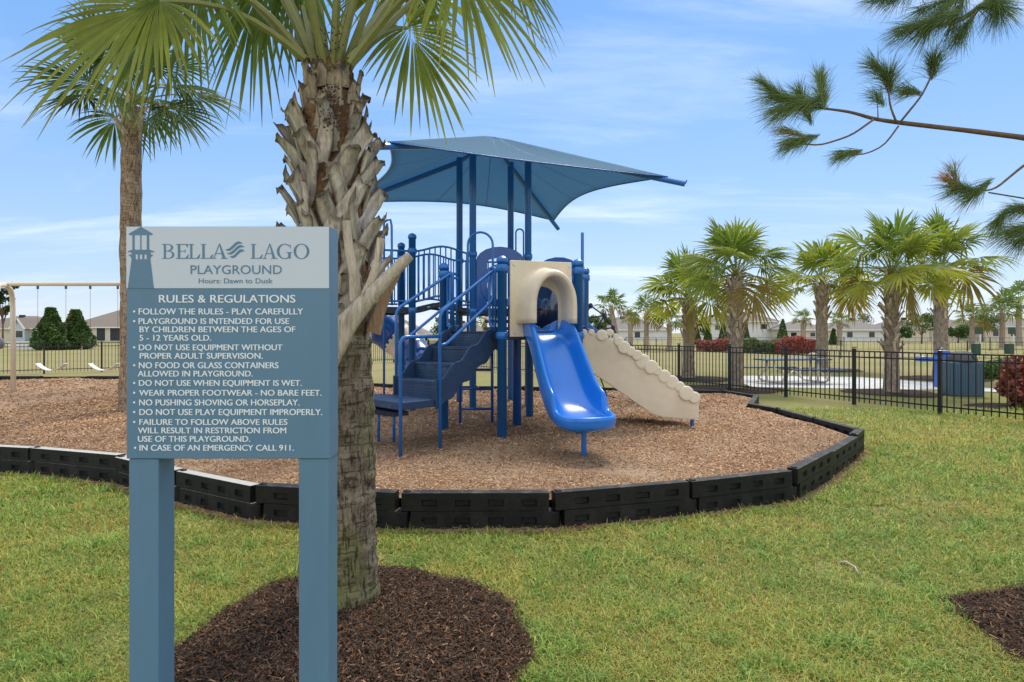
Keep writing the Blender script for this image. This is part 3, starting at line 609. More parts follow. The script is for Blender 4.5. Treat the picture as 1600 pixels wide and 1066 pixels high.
# steps between the two deck levels
mb = MB(); a = (H4+Q1)/2; b = (P5+P4)/2+U*.15
for i in range(3):
    c = a.lerp(b, (i+.5)/3); mb.box((c.x, c.y, DK+(i+.6)*(UD-DK)/3.4-.03), (.75, .45, .05), rz=R18)
mb.build('link_steps', K['deck'], ps)
# --- railings
def railing(a, b, z0, z1, nb, arch=0.0, name='railing', r=.019, rb=.012, drop=None):
    mb = MB(); a = Vector(a); b = Vector(b); n = 18
    f = lambda t, z: a.lerp(b, t)+UP*(z+arch*(math.sin(math.pi*t)**1.0 - .28*math.sin(math.pi*t*2)**2*0))
    S_ = lambda t: (1-math.cos(2*math.pi*t))/2
    g = lambda t, z: a.lerp(b, t)+UP*(z+arch*S_(t))
    ins = .07/((b-a).length)
    mb.tube([g(ins+(1-2*ins)*i/n, z1) for i in range(n+1)], r, 8); mb.tube([g(ins+(1-2*ins)*i/n, z0) for i in range(n+1)], r, 8)
    for i in range(nb):
        t = ins+(1-2*ins)*(i+.5)/nb; mb.tube([g(t, z0), g(t, z1)], rb, 6)
    return mb.build(name, K['post'], ps, smooth=True)
railing(P8, P5, UD+.10, UD+.98, 10, .11); railing(P9, P6, UD+.10, UD+.98, 10, .11)
railing(P10, P8, UD+.10, UD+.98, 8); railing(P11, P9, UD+.10, UD+.98, 8)
railing(P6, P3, UD+.10, UD+.98, 8)
railing(P7, Q2, DK+.08, 2.42, 4); railing(Bp, B2, DK+.08, 2.42, 6)
# arched bridge
mb = MB(); n = 12
for i in range(n):
    t = (i+.5)/n; z = UD-.03+.11*(1-math.cos(2*math.pi*t))/2; c0 = P8.lerp(P5, t); c1 = P9.lerp(P6, t); mb.beam((c0.x, c0.y, z), (c1.x, c1.y, z), .078, .035)
for A_, B_ in ((P8, P5), (P9, P6)):
    mb.tube([A_.lerp(B_, i/16)+UP*(UD-.085+.11*(1-math.cos(2*math.pi*i/16))/2) for i in range(17)], .028, 8)
mb.build('arched_bridge', K['deck'], ps, bevel=.006)
# tan panel at the back of the far deck
mb = MB(); mb.beam(P11+UP*(UD+.6)-U*0, P9+UP*(UD+.6)-U*.42, .03, .95); mb.build('tan_panel', K['tan'], ps, bevel=.01)
# tall pole and loop handle of the climber at the far deck
mb = MB(); q = P(600, 590, 9.9); px_ = P(610, 500, 9.9)
mb.tube([Vector((q.x, q.y, MZ))]+[Vector((q.x, q.y, 3.40))]+[Vector((q.x+(px_.x-q.x)*(1-math.cos(a)), q.y, 3.40+.05*math.sin(a)*1.2)) for a in (.5, 1.0, 1.57, )]+[Vector((px_.x+.02, q.y, 3.36)), Vector((px_.x+.025, q.y, 2.9)), Vector((px_.x+.025, q.y, UD))], .019, 8); mb.build('climber_pole', K['post'], ps, smooth=True)
# --- tube slide curling from the far deck
def tube_slide():
    pts = []; 
    for i in range(25):
        t = i/24; a = rad(190-250*t); pts.append(Vector((-2.85+.95*math.cos(a)+.75*t, 12.75+.75*math.sin(a), UD+.2-1.55*t)))
    pts = [Vector((-3.75+2.05*t+.25*math.sin(t*3.1), 12.2+.55*math.sin(t*3.14), 2.25-1.55*t**1.05)) for t in [i/24 for i in range(25)]]
    root = None
    cols = ['slide_dark', 'tan', 'slide_dark', 'tan', 'slide_dark', 'slide_dark']
    for s_ in range(6):
        seg = pts[s_*4:s_*4+5]; mb = MB(); mb.tube(seg, [.37, .36, .35, .36, .37], 18, cap=False)
        mb.build('tube_section', K[cols[s_]], ps, smooth=True, solid=.015)
tube_slide()
# --- front panel with hood
def frame_of(a, b):
    x = (b-a); L = x.length; x = x/L; y = Vector((x.y, -x.x, 0)); return x, y, L       # y points to the viewer side
ex, ey, LP = frame_of(P1, Bp); mid = (P1+Bp)/2
def panel_with_arch(mid, ex, ey, hw, z0, z1, ow, oz_spring, th, m, name, off=0.0):
    mb = MB(); cols = sorted(set([-hw, hw]+[ow*math.cos(math.pi*i/16) for i in range(17)]))
    pt = lambda x, z: mid+ex*x+ey*off+UP*z
    for a, b in zip(cols, cols[1:]):
        c = (a+b)/2
        if abs(c) > ow: mb.add([pt(a, z0), pt(b, z0), pt(b, oz_spring), pt(a, oz_spring)], [(0, 1, 2, 3)]); mb.add([pt(a, oz_spring), pt(b, oz_spring), pt(b, z1), pt(a, z1)], [(0, 1, 2, 3)])
        else:
            za = oz_spring+math.sqrt(max(0, ow*ow-a*a)); zb = oz_spring+math.sqrt(max(0, ow*ow-b*b)); mb.add([pt(a, za), pt(b, zb), pt(b, z1), pt(a, z1)], [(0, 1, 2, 3)])
    o = mb.build(name, m, ps, solid=th, weld=True); md = o.modifiers.new('b', 'BEVEL'); md.width = .008; md.segments = 2; md.limit_method = 'ANGLE'; md.angle_limit = rad(50); return o
front = panel_with_arch(mid-ex*.01, ex, ey, .435, 1.545, 2.545, .245, 1.97, .035, K['tan'], 'entry_panel', .03)
# hood: half tunnel of tan plastic
mb = MB(); rows = []
for (d, g) in ((.04, .10), (.10, .07), (.22, .05), (.36, .03), (.415, .005), (.43, -.022), (.415, -.055), (.2, -.06), (.04, -.06)):
    r0 = .30+g; row = []
    pts2 = [(-r0, 1.72)]+[(-r0, 1.72+.22*i/3) for i in (1, 2, 3)]+[(r0*math.cos(math.pi*(1-i/14)), 1.94+.02+(r0+.12)*math.sin(math.pi*i/14)) for i in range(1, 14)]+[(r0, 1.72+.22*i/3) for i in (3, 2, 1)]+[(r0, 1.72)]
    rows.append([mid+ex*(x+.035)+ey*d+UP*z for x, z in pts2])
mb.grid(rows); nr = len(rows); nc = len(rows[0])
mb.add([r[0] for r in rows], [tuple(range(nr))]); mb.add([r[-1] for r in rows], [tuple(range(nr-1, -1, -1))])
hood = mb.build('slide_hood', K['tan'], ps, smooth=True, weld=True)
mb = MB()
for sx_ in (-1, 1):
    for z in (1.60, 2.49):
        c = mid+ex*(sx_*.39)+ey*.05+UP*z; mb.tube([c, c+ey*.012], .014, 10)
mb.build('bolt_set', K['steel'], front)
mb = MB(); mb.tube([P1+UP*2.50, Bp+UP*2.50], .022, 8); mb.build('panel_rail', K['post'], ps, smooth=True)
# --- slide
def slide():
    S0 = mid+ex*.03; prof = [(-.06, 1.60), (.08, 1.59), (.2, 1.53), (.35, 1.385), (.52, 1.18), (.68, .985), (.84, .82), (1.0, .71), (1.15, .645), (1.3, .61), (1.45, .595), (1.55, .595), (1.61, .605), (1.645, .62)]
    import bisect
    dirn = (ey*1.0+ex*.0).normalized(); lat = ex; rows = []
    N_ = 40; RL = .30; send = prof[-1][0]
    def zof(s_):
        s_ = max(prof[0][0], min(prof[-1][0], s_))
        for (a, za), (b, zb) in zip(prof, prof[1:]):
            if s_ <= b+1e-9: return za+(zb-za)*(s_-a)/(b-a)
        return prof[-1][1]
    zsm = lambda q: sum(zof(q+o) for o in (-.09, -.06, -.03, 0, .03, .06, .09))/7
    ss = [prof[0][0]+(send-RL-prof[0][0])*i/N_ for i in range(N_+1)]
    def half(wall): return [(.0, 0), (.15, .008), (.215, .03), (.245, wall*.3), (.27, wall*.75), (.295, wall+.010), (.325, wall+.018), (.348, wall), (.355, wall*.6), (.345, -.03), (.305, -.075), (.15, -.085), (0, -.088)]
    for s_ in ss:
        e = send-RL-s_; wall = .235 if e > .30 else .085+.15*(.5-.5*math.cos(math.pi*min(1, max(0, (e-.08)/.22))))
        if s_ < .15: wall = .19+.045*max(0, s_)/.15
        slope = (zsm(s_+.03)-zsm(s_-.03))/.06; nrm = (UP - dirn*slope).normalized(); c = S0+dirn*s_+UP*zsm(s_); h_ = half(wall)
        sec = [(-l, h) for l, h in h_[::-1]]+h_[1:-1]
        kw_ = .86+.14*min(1, max(0, (s_-.2)/.9)); rows.append([c+lat*(l*kw_)+nrm*h for l, h in sec])
    cap = []; cs = send-RL; nphi = 14
    for i in range(nphi+1):
        ph = math.pi*i/nphi-math.pi/2; row = []
        for l, h in half(.085-.02*math.cos(ph)): q = cs+l*RL/.355*math.cos(ph); row.append(S0+dirn*q+lat*(l*math.sin(ph))+UP*(zsm(q)+h))
        cap.append(row)
    # narrow end closes the rounded lip
    mb = MB(); mb.grid(rows, closed=True); k = len(rows[0]); mb.grid(cap); mb.add(rows[0], [tuple(range(k-1, -1, -1))])
    o = mb.build('slide', K['slide'], ps, smooth=True, sub=1, weld=True)
    mb = MB(); f = Vector((.80, 6.82, 0)); f = S0+dirn*1.30; mb.lathe((f.x, f.y, 0), [(.032, MZ-.1), (.032, .58)], 12); g = S0+dirn*1.05; mb.build('slide_support', K['post'], o)
    # hidden entrance tube behind the panel
    return o
slide()
# dark clear entry bubble seen through the arch
mb = MB(); 
mb.lathe((0, 0, 0), [(.02, .0), (.15, .02), (.26, .09), (.33, .2), (.36, .34), (.37, .36)], 24)
tv = [Vector(v) for v in mb.v]; c0 = (H4+B2)/2+UP*2.02
bd = Vector((-.65, -.75, 0)).normalized(); bs = Vector((-bd.y, bd.x, 0)); mb.v = [tuple(c0-UP*.05-bd*.25+bs*v.x*1.45+UP*v.y*1.45+bd*v.z*1.3) for v in tv]
bub = mat('tinted_bubble_plastic', (.01, .02, .06), .05, .6, coat=.6); mb.build('bubble_window', bub, ps, smooth=True, solid=.01)
# --- blue arch panels
def arch_panel(a, b, z0, zt, band, name, m, ring=False, th=.05):
    x, y, L = frame_of(a, b); md_ = (a+b)/2; hw = L/2-.06; mb = MB(); outer = []; inner = []
    zs_ = zt-hw*.62
    for i in range(25):
        t = i/24
        if t < .3: u = t/.3; outer.append((-hw, z0+(zs_-z0)*u)); inner.append((-hw+band, z0+.0+(zs_-z0)*u))
        elif t > .7: u = (1-t)/.3; outer.append((hw, z0+(zs_-z0)*u)); inner.append((hw-band, z0+(zs_-z0)*u))
        else: A = math.pi*(1-(t-.3)/.4); outer.append((hw*math.cos(A), zs_+(zt-zs_)*math.sin(A))); inner.append(((hw-band)*math.cos(A), zs_+(zt-zs_-band)*math.sin(A)))
    pt = lambda p: md_+x*p[0]+UP*p[1]
    for i in range(24): mb.add([pt(outer[i]), pt(outer[i+1]), pt(inner[i+1]), pt(inner[i])], [(0, 1, 2, 3)])
    if ring:
        c = (0.0, z0+.47); R0, R1 = hw*.98, hw*.70
        R0 = .40; R1 = .27
        for i in range(28):
            A, B_ = 2*math.pi*i/28, 2*math.pi*(i+1)/28
            mb.add([md_+x*(c[0]+r*math.cos(q))+UP*(c[1]+r*math.sin(q))+y*.012 for q, r in ((A, R0), (B_, R0), (B_, R1), (A, R1))], [(0, 1, 2, 3)])
    return mb.build(name, m, ps, solid=th, weld=True, bevel=.01)
arch_panel(P5, P4, UD-.05, 3.19, .21, 'arch_panel', K['slide_dark'], ring=True)
arch_panel(H4, B2, DK-.05, 2.80, .17, 'arch_panel', K['slide_dark'], ring=True)
# --- hoop handle and rung ladder
mb = MB(); zl = 9.22
xa, xb = (731-800)/FPX*zl, (770-800)/FPX*zl; r_ = (xb-xa)/2; top = EYE+157*zl/FPX
mb.tube([Vector((xa, zl, DK-.05)), Vector((xa, zl, top-r_))]+[Vector(((xa+xb)/2-r_*math.cos(A), zl, top-r_+r_*math.sin(A))) for A in [math.pi*i/10 for i in range(1, 10)]]+[Vector((xb, zl, top-r_)), Vector((xb, zl, DK-.05))], .018, 8)
mb.build('hoop_handle', K['post'], ps, smooth=True)
mb = MB(); xa, xb = (719-800)/FPX*9.15, (769-800)/FPX*9.15
for x in (xa, xb): mb.tube([Vector((x, 9.15, MZ-.05)), Vector((x, 9.15, DK))], .022, 8)
for y_ in (578, 608, 639): z = EYE-(y_-HOR)/FPX*9.15; mb.tube([Vector((xa, 9.15, z)), Vector((xb, 9.15, z))], .02, 8)
mb.build('rung_ladder', K['slide_dark'], ps, smooth=True)
mb = MB(); zh = 12.2; xa, xb = (806-800)/FPX*zh, (818-800)/FPX*zh; r_ = (xb-xa)/2; top = EYE+162*zh/FPX
mb.tube([Vector((xa, zh, UD)), Vector((xa, zh, top-r_))]+[Vector(((xa+xb)/2-r_*math.cos(A), zh, top-r_+r_*math.sin(A))) for A in [math.pi*i/8 for i in range(1, 8)]]+[Vector((xb, zh, top-r_)), Vector((xb, zh, UD))], .016, 8)
mb.build('hoop_handle', K['post'], ps, smooth=True)
# --- stairs
em = (P7+P1)/2; ed = (P1-P7).normalized(); on = Vector((-.67, -.742, 0)).normalized(); hw = .40
lt = Vector((-on.y, on.x, 0));  lt = lt if lt.dot(ed) > 0 else -lt          # towards the near side
st = empty('staircase', (0, 0, 0)); st.parent = ps; st.location = Vector((em.x, em.y, MZ))-ORG[ps]; ORG[st] = Vector((em.x, em.y, MZ))
pz = .80; rise = (DK-pz)/4; tread = .295
for i in range(3):
    z = DK-rise*(i+1); mb = MB(); c = em+on*(.06+tread*(i+.5))
    mb.box((c.x, c.y, z-.02), (tread+.02, hw*2, .04), rz=math.atan2(on.y, on.x))
    c2 = em+on*(.06+tread*i); mb.box((c2.x, c2.y, z+rise/2-.02), (.014, hw*2, rise-.04), rz=math.atan2(on.y, on.x))
    mb.build('step', K['tread'], st, bevel=.006)
mb = MB(); c2 = em+on*(.06+tread*3); mb.box((c2.x, c2.y, pz+rise/2-.02), (.014, hw*2, rise-.04), rz=math.atan2(on.y, on.x)); mb.build('riser', K['tread'], st)
for s_ in (-1, 1):          # wavy stringers
    up_, lo_ = [], []; L_ = .06+tread*3+.06
    for i in range(31):
        t = i/30; d = -.10+(L_+.10)*t; q = (d-.06)/tread; base = DK-rise*max(0, min(3.4, q+.35)); wv = .028*math.sin(2*math.pi*q)
        up_.append((d, min(DK+.03, base+.10+wv))); lo_.append((d, max(pz-.12, min(DK-.22, base-.26-wv))))
    mb = MB()
    for i in range(30):
        a = em+lt*(s_*(hw+.012)); pp = [a+on*d+UP*z for d, z in (up_[i], up_[i+1], lo_[i+1], lo_[i])]; mb.add(pp, [(0, 1, 2, 3)])
    mb.build('stringer', K['navy'], st, solid=.02, weld=True, bevel=.004)
pe = em+on*(.06+tread*3); Lb = pe+lt*hw; La = Lb+on*.57
def plat():
    mb = MB(); a = La; b = Lb; c = Lb-lt*(hw*2); d = La-lt*(hw*2)-on*.05; e = c-lt*.35+on*.2
    poly = [b, c, e, d, a]
    mb.prism([(p.x, p.y) for p in poly], (0, 0, pz-.09), (1, 0, 0), (0, 1, 0), UP, .09); mb.build('platform', K['navy'], st, bevel=.008)
    mb = MB(); dd = a-lt*.22
    for i in range(26):
        p = a-lt*(.14+i*.035)+on*.0; q = p-on*.22; mb.beam((p.x, p.y, pz-.15), (q.x, q.y, pz-.15), .02, .05)
    mb.build('transfer_grate', K['deck'], st)
    for p in (a+on*.0, b, c+on*.08, d-on*.5-lt*.1):
        pass
plat()
def leg(p, top, r=.02):
    mb = MB(); mb.lathe((p.x, p.y, 0), [(r, MZ-.1), (r, top)], 10); mb.build('leg', K['post'], st, smooth=True)
leg(Lb-lt*(hw*2)+on*.06, pz-.09); leg(Lb-lt*(hw*2+.25)+on*.12, pz-.09)
tr = .021
# near handrail
nb = Lb+lt*.03; nt_ = em+lt*(hw+.03)-on*(-.02)
mb = MB()
mb.tube(fillet([nb+UP*(MZ-.1), nb+UP*1.84, nt_+UP*2.42, nt_-on*.12+UP*2.42], .09), tr, 10)
mb.tube(fillet([nb+UP*1.45, nb+UP*1.46-on*.1, nt_+UP*2.03, nt_+UP*2.42+on*.02], .08), tr*.95, 10)
mb.build('handrail', K['post'], ps, smooth=True)
na = La+lt*.03+on*.02
mb = MB(); mb.tube(fillet([na+UP*(MZ-.1), na+UP*1.55, nb+UP*1.555], .09), tr, 10); mb.build('handrail', K['post'], ps, smooth=True)
fb = Lb-lt*(hw*2+.03); ft = em-lt*(hw+.03)
mb = MB()
mb.tube(fillet([fb+UP*(pz-.15), fb+UP*1.90, ft+UP*2.44, ft-on*.12+UP*2.44], .09), tr, 10)
mb.tube(fillet([fb+UP*1.47, fb+UP*1.48-on*.1, ft+UP*2.03, ft+UP*2.44], .08), tr*.95, 10)
mb.build('handrail', K['post'], ps, smooth=True)
# entry loops beside the stairs top
for base in (P1-lt*.02+(P7-P1).normalized()*.16, P7+(P1-P7).normalized()*.13):
    d_ = (P7-P1).normalized()*.10
    mb = MB(); mb.tube(fillet([base-d_*.6+UP*DK, base-d_*.6+UP*2.46, base+d_*.5+UP*2.46, base+d_*.5+UP*(DK+.06), base-d_*.6+UP*(DK+.06)], .06), .017, 8); mb.build('grab_loop', K['post'], ps, smooth=True)
# --- tan ramp climber on the right with stepping discs
ca = Vector((1.02, 8.75, 0)); cbv = Vector((2.66, 8.60, 0)); cd = (cbv-ca).normalized(); cn = Vector((cd.y, -cd.x, 0))
ramp = empty('ramp_climber', (0, 0, 0)); ramp.parent = ps; ramp.location = Vector((ca.x, ca.y, MZ))-ORG[ps]; ORG[ramp] = Vector((ca.x, ca.y, MZ))
LC = (cbv-ca).length
outl = [(0, 1.12), (0, 1.58), (.14, 1.60), (.32, 1.565), (.48, 1.46), (LC-.06, .67), (LC, .62), (LC, .375), (LC-.12, .36), (LC-.5, .39), (LC-.66, .44)]
for s_ in (0, 1):
    mb = MB(); o_ = ca-cn*(.85*s_); mb.prism(outl if s_ == 0 else [(d, z-(.17 if (z > .6 and d > .1 and z != 1.12) else 0)) for d, z in outl], o_, cd, UP, cn, .05); mb.build('side_wall', K['tan'], ramp, bevel=.012)
mb = MB(); mb.add([ca-cn*q+cd*d+UP*z for d, z in ((0, 1.42), (.4, 1.25), (LC-.05, .44)) for q in (.0, .85)], [(0, 1, 3, 2), (2, 3, 5, 4)]); mb.build('ramp_floor', K['tan'], ramp, solid=.04)
rr = random.Random(4); t = .0; mb_list = []
dl = [(912, 520, 7), (924, 519, 6), (940, 524, 11), (953, 520, 7), (962, 526, 6), (966.5, 534, 9.5), (974.5, 543, 12.5), (985, 549, 9.5), (994.5, 555, 10.5), (1003.5, 565, 15), (1016.5, 573.5, 14), (1026, 579, 9.5), (1037, 588, 13), (1049, 597, 13.5), (1061, 604, 10.5), (1071, 614, 14.5), (1083.5, 620.5, 11.5)]
for x, y, r in dl:
    zz = 8.75-(x-912)/185*.15; c = P(x, y, zz); rr_ = r/FPX*zz*.80; mb = MB(); hh = rr.uniform(-.012, .02)
    mb.tube([c+cn*(.0), c+cn*(.03), c+cn*(.055+hh), c+cn*(.07+hh), c+cn*(.075+hh)], [rr_*.9, rr_*.97, rr_, rr_*.92, rr_*.72], 20); mb.build('stepping_disc', K['disc'], ramp, smooth=False)
mb = MB(); q = cbv-cd*.06-cn*.1; mb.lathe((q.x, q.y-.0, 0), [(.03, MZ-.1), (.03, .42)], 10); mb.build('support_post', K['post'], ramp)
# --- rope net and its pole
mb = MB(); q = P(910, 500, 9.35); mb.lathe((q.x, q.y, 0), [(.024, MZ-.1), (.024, 3.14), (.015, 3.16)], 10); mb.build('net_pole', K['post'], ps, smooth=True)
mb = MB(); nodes = [P(908, 470, 9.6), P(923, 478, 9.75), P(944, 493, 10.1), P(958, 512, 10.6), P(968, 532, 11.1), P(985, 580, 11.9), P(999, 624, 12.3)]
mb.tube(nodes, .014, 6)
off = Vector((-.55, .75, 0)); n2 = [p+off for p in nodes]; mb.tube(n2, .014, 6)
for a, b in zip(nodes, n2): mb.tube([a, a.lerp(b, .5)+UP*-.05, b], .012, 6)
for p, (x, y) in zip(nodes[1:4], ((915, 492), (931, 517), (949, 533))): mb.tube([p, P(x, y, p.y)], .012, 6)
for p in nodes[1:6]: mb.lathe(p, [(.01, -.045), (.03, -.03), (.036, 0), (.03, .03), (.01, .045)], 10)
mb.build('rope_net', K['rope'], ps, smooth=True)
mb = MB(); mb.tube([P(912, 502, 9.5), P(922, 510, 9.7), P(936, 522, 10.0), P(965, 570, 11.2), P(1001, 630, 12.3)], .035, 10); mb.build('net_beam', K['post'], ps, smooth=True)
# --- canopy
cA, cB, cC, cD = Vector((-1.86, 8.43, 4.27)), Vector((2.93, 10.48, 4.27)), Vector((1.10, 14.76, 4.25)), Vector((-3.70, 12.71, 4.27)); pk = Vector((-.39, 11.6, 5.40))
cano = MB(); cor = [cA, cB, cC, cD]; n = 20
for e in range(4):
    a, b = cor[e], cor[(e+1) % 4]; a = a.lerp(pk, .06); b = b.lerp(pk, .06); pull = (.17 if e != 0 else .055)
    rows = []
    for j in range(11):
        v = j/10; row = []
        for i in range(n+1):
            t = i/n; p = a.lerp(b, t); s_ = 4*t*(1-t)
            q = p.lerp(pk, pull*s_)       # edges are pulled in
            q.z -= .05*s_
            w_ = q.lerp(pk, v); w_.z -= .09*s_*math.sin(math.pi*v)*1.0
            if v > .9: w_.z = min(w_.z, pk.z-.02)
            row.append(w_)
        rows.append(row)
    cano.grid(rows)
cn_o = cano.build('canopy', K['canopy'], ps, smooth=False, weld=True, solid=.006)
for pl in cn_o.data.polygons: pl.use_smooth = True
for pst, co in ((P5, cA), (P4, cB), (P3, cC), (P6, cD)):
    mb = MB(); d = (co-(pst+UP*(CT-.02))); e = pst+UP*(CT-.02)+d*1.03+UP*-.06; mb.tube([pst+UP*(CT-.08), e], .05, 12); mb.tube([e, e+UP*.07+d.normalized()*.03], .012, 6)
    mb.build('canopy_strut', K['post'], ps, smooth=False)
mb = MB()
for pst in (P3, P4, P5, P6): mb.tube([pst+UP*(CT-.08), pk-UP*.09], .04, 10)
mb.build('canopy_ridge_frame', K['post'], ps)
mb = MB()
for e in range(4):
    a, b = cor[e].lerp(pk, .06), cor[(e+1) % 4].lerp(pk, .06); pull = (.17 if e != 0 else .055)
    pts = []
    for i in range(n+1):
        t = i/n; s_ = 4*t*(1-t); q = a.lerp(b, t).lerp(pk, pull*s_); q.z -= .05*s_+.004; pts.append(q)
    mb.tube(pts, .013, 6)
mb.build('edge_hem', K['slide_dark'], cn_o, smooth=True)
for e in range(4):
    a, b = cor[e].lerp(pk, .06), cor[(e+1) % 4].lerp(pk, .06); pull = (.17 if e != 0 else .055)
    for t in (.36, .64):
        pts = []
        for j in range(11):
            v = j/10*.97; s_ = 4*t*(1-t); q = a.lerp(b, t).lerp(pk, pull*s_); q.z -= .05*s_; w_ = q.lerp(pk, v); w_.z -= .09*s_*math.sin(math.pi*v); pts.append(w_)
        mb = MB(); mb.tube(pts, .0055, 5); mb.build('seam', K['slide_dark'], cn_o, smooth=True)

# ------------------------------------------------------------------ palms
def fan(mb, hub, axis, nrm, R, nseg=36, spread=118, droop=.35, seed=0, green=(1, 1, 1), samples=6, tipcol=(1.35, 1.15, .9), curl=.25, width=1.0):
    r = random.Random(seed); axis = Vector(axis).normalized(); nrm = Vector(nrm); nrm = (nrm-axis*nrm.dot(axis)).normalized(); side = nrm.cross(axis)
    dth = 2*rad(spread)/nseg
    for i in range(nseg):
        th = -rad(spread)+dth*(i+.5)+r.uniform(-.3, .3)*dth; c = math.cos(th); L = R*(.74+.26*c)*r.uniform(.9, 1.05)
        d = axis*c+side*math.sin(th); lat = side*c-axis*math.sin(th)
        h0 = hub+axis*(R*.16*max(0, c)**2)                # short costa
        dr = droop*r.uniform(.65, 1.4); vs = []; fs = []; tw = r.uniform(-.35, .35); shade = r.uniform(.8, 1.18); bend = r.uniform(-.05, .05)
        for k in range(samples):
            u = k/(samples-1); q = .03+u*.97; p = h0+d*(L*q)+lat*(bend*L*u*u)
            p = p+nrm*(curl*R*(.25*math.sin(min(1, q*1.6)*1.57)*abs(math.sin(th)) - .12*q*q)); p = p+Vector((0, 0, -1))*(dr*R*q**2.6)
            w_ = (L*q*dth*.56 if q < .48 else L*.48*dth*.56*(1-((q-.48)/.52))**.8+.0012)*width
            fold = w_*(.85 if q < .5 else .5); l2 = (lat*math.cos(tw*u)+nrm*math.sin(tw*u))
            vs += [p-l2*w_-nrm*fold*.5, p+nrm*fold*.5, p+l2*w_-nrm*fold*.5]
        for k in range(samples-1):
            a = k*3; fs += [(a, a+1, a+4, a+3), (a+1, a+2, a+5, a+4)]
        b = len(mb.v); mb.v.extend([tuple(v) for v in vs]); mb.f.extend([tuple(x+b for x in f) for f in fs]); mb.m.extend([0]*len(fs))
        for k in range(samples):
            u = k/(samples-1); t_ = max(0, (u-.55)/.45); cc = tuple(shade*(green[j]*(1-t_)+green[j]*tipcol[j]*t_) for j in range(3)); mb.col.extend([cc]*3)
def petiole(mb, a, b, sag=.1, r0=.022, r1=.009, col=(1, 1, 1), mi=0, n=9):
    a, b = Vector(a), Vector(b); pts = []
    for i in range(n):
        t = i/(n-1); p = a.lerp(b, t); p.z += sag*math.sin(math.pi*t); pts.append(p)
    mb.tube(pts, [r0+(r1-r0)*i/(n-1) for i in range(n)], 6, mi=mi, col=col); return (pts[-1]-pts[-2]).normalized()
def boot_mesh(mb, base, az, r0, length, lean, out, w0, w1, th, r, tone, taper_up=True):
    rd = Vector((math.cos(az), math.sin(az), 0)); tg = Vector((-math.sin(az), math.cos(az), 0)); n = 12; rows = []; ph = r.uniform(0, 6.28); tws = r.uniform(-.35, .35); notch = r.uniform(.0, .05); cut = r.uniform(-.03, .03); st = [r.uniform(.62, 1.12) for _ in range(9)]; cl = []
    sec = ((-1, -.25), (-.8, .35), (-.38, .75), (.02, .6), (.38, .8), (.8, .35), (1, -.25), (.5, -.35), (-.5, -.35))
    for i in range(n+1):
        t = i/n; c = Vector(base)+rd*(r0+out*t**1.6*length)+tg*(lean*length*t*(1-.15*t))+Vector((0, 0, 1))*(length*t*(1-.12*t))
        w_ = (w0*(1-t)+w1*t)*(1+.07*math.sin(t*9+ph)); tgl = (tg-Vector((0, 0, 1))*(lean*.8)).normalized(); nd = (rd-Vector((0, 0, 1))*out*.6*t).normalized()
        tl = (tgl*math.cos(tws*t)+nd*math.sin(tws*t)); tk = th*(1-.35*t); row = []
        for k_, (a_, o_) in enumerate(sec):
            p = c+tl*(a_*w_/2*(1+.06*r.uniform(-1, 1)))+nd*(o_*tk+r.uniform(-.0022, .0022))
            if i >= n-1: p += Vector((0, 0, 1))*((a_*cut+r.uniform(-.02, .016)-notch*(1-abs(a_)))*(1 if i == n else .3))
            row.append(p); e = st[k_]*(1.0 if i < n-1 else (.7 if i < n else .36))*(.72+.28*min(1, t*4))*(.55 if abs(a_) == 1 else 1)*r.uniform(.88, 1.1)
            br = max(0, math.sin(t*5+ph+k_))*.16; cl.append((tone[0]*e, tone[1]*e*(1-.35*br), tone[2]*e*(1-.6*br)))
        rows.append(row)
    mb.grid(rows, closed=True); mb.col[-len(cl):] = cl; mb.add(rows[-1], [tuple(range(9))], 0, (tone[0]*.4, tone[1]*.36, tone[2]*.32))
def hash_noise(x, y, s=0): return math.sin(x*12.9898+y*78.233+s*37.7)*43758.5453 % 1
def palm_trunk(mb, base, top, rad_f, rings, n=40, seed=0, amp=.012, rows=90):
    base, top = Vector(base), Vector(top); rws = []
    for i in range(rows+1):
        t = i/rows; c = base.lerp(top, t); rr = rad_f(t); row = []
        rg = math.sin(t*rings*6.283+math.sin(t*31)*.8); 
        for j in range(n):
            a = 2*math.pi*j/n; q = rr+amp*.35*rg+amp*(.5*math.sin(a*5+t*9+seed)+.35*math.sin(a*13-t*23+seed)+.5*(hash_noise(i, j, seed)-.5)*1.4)
            row.append(c+Vector((math.cos(a)*q, math.sin(a)*q, 0)))
        rws.append(row)
    mb.grid(rws, closed=True); mb.add(rws[-1], [tuple(range(n))])
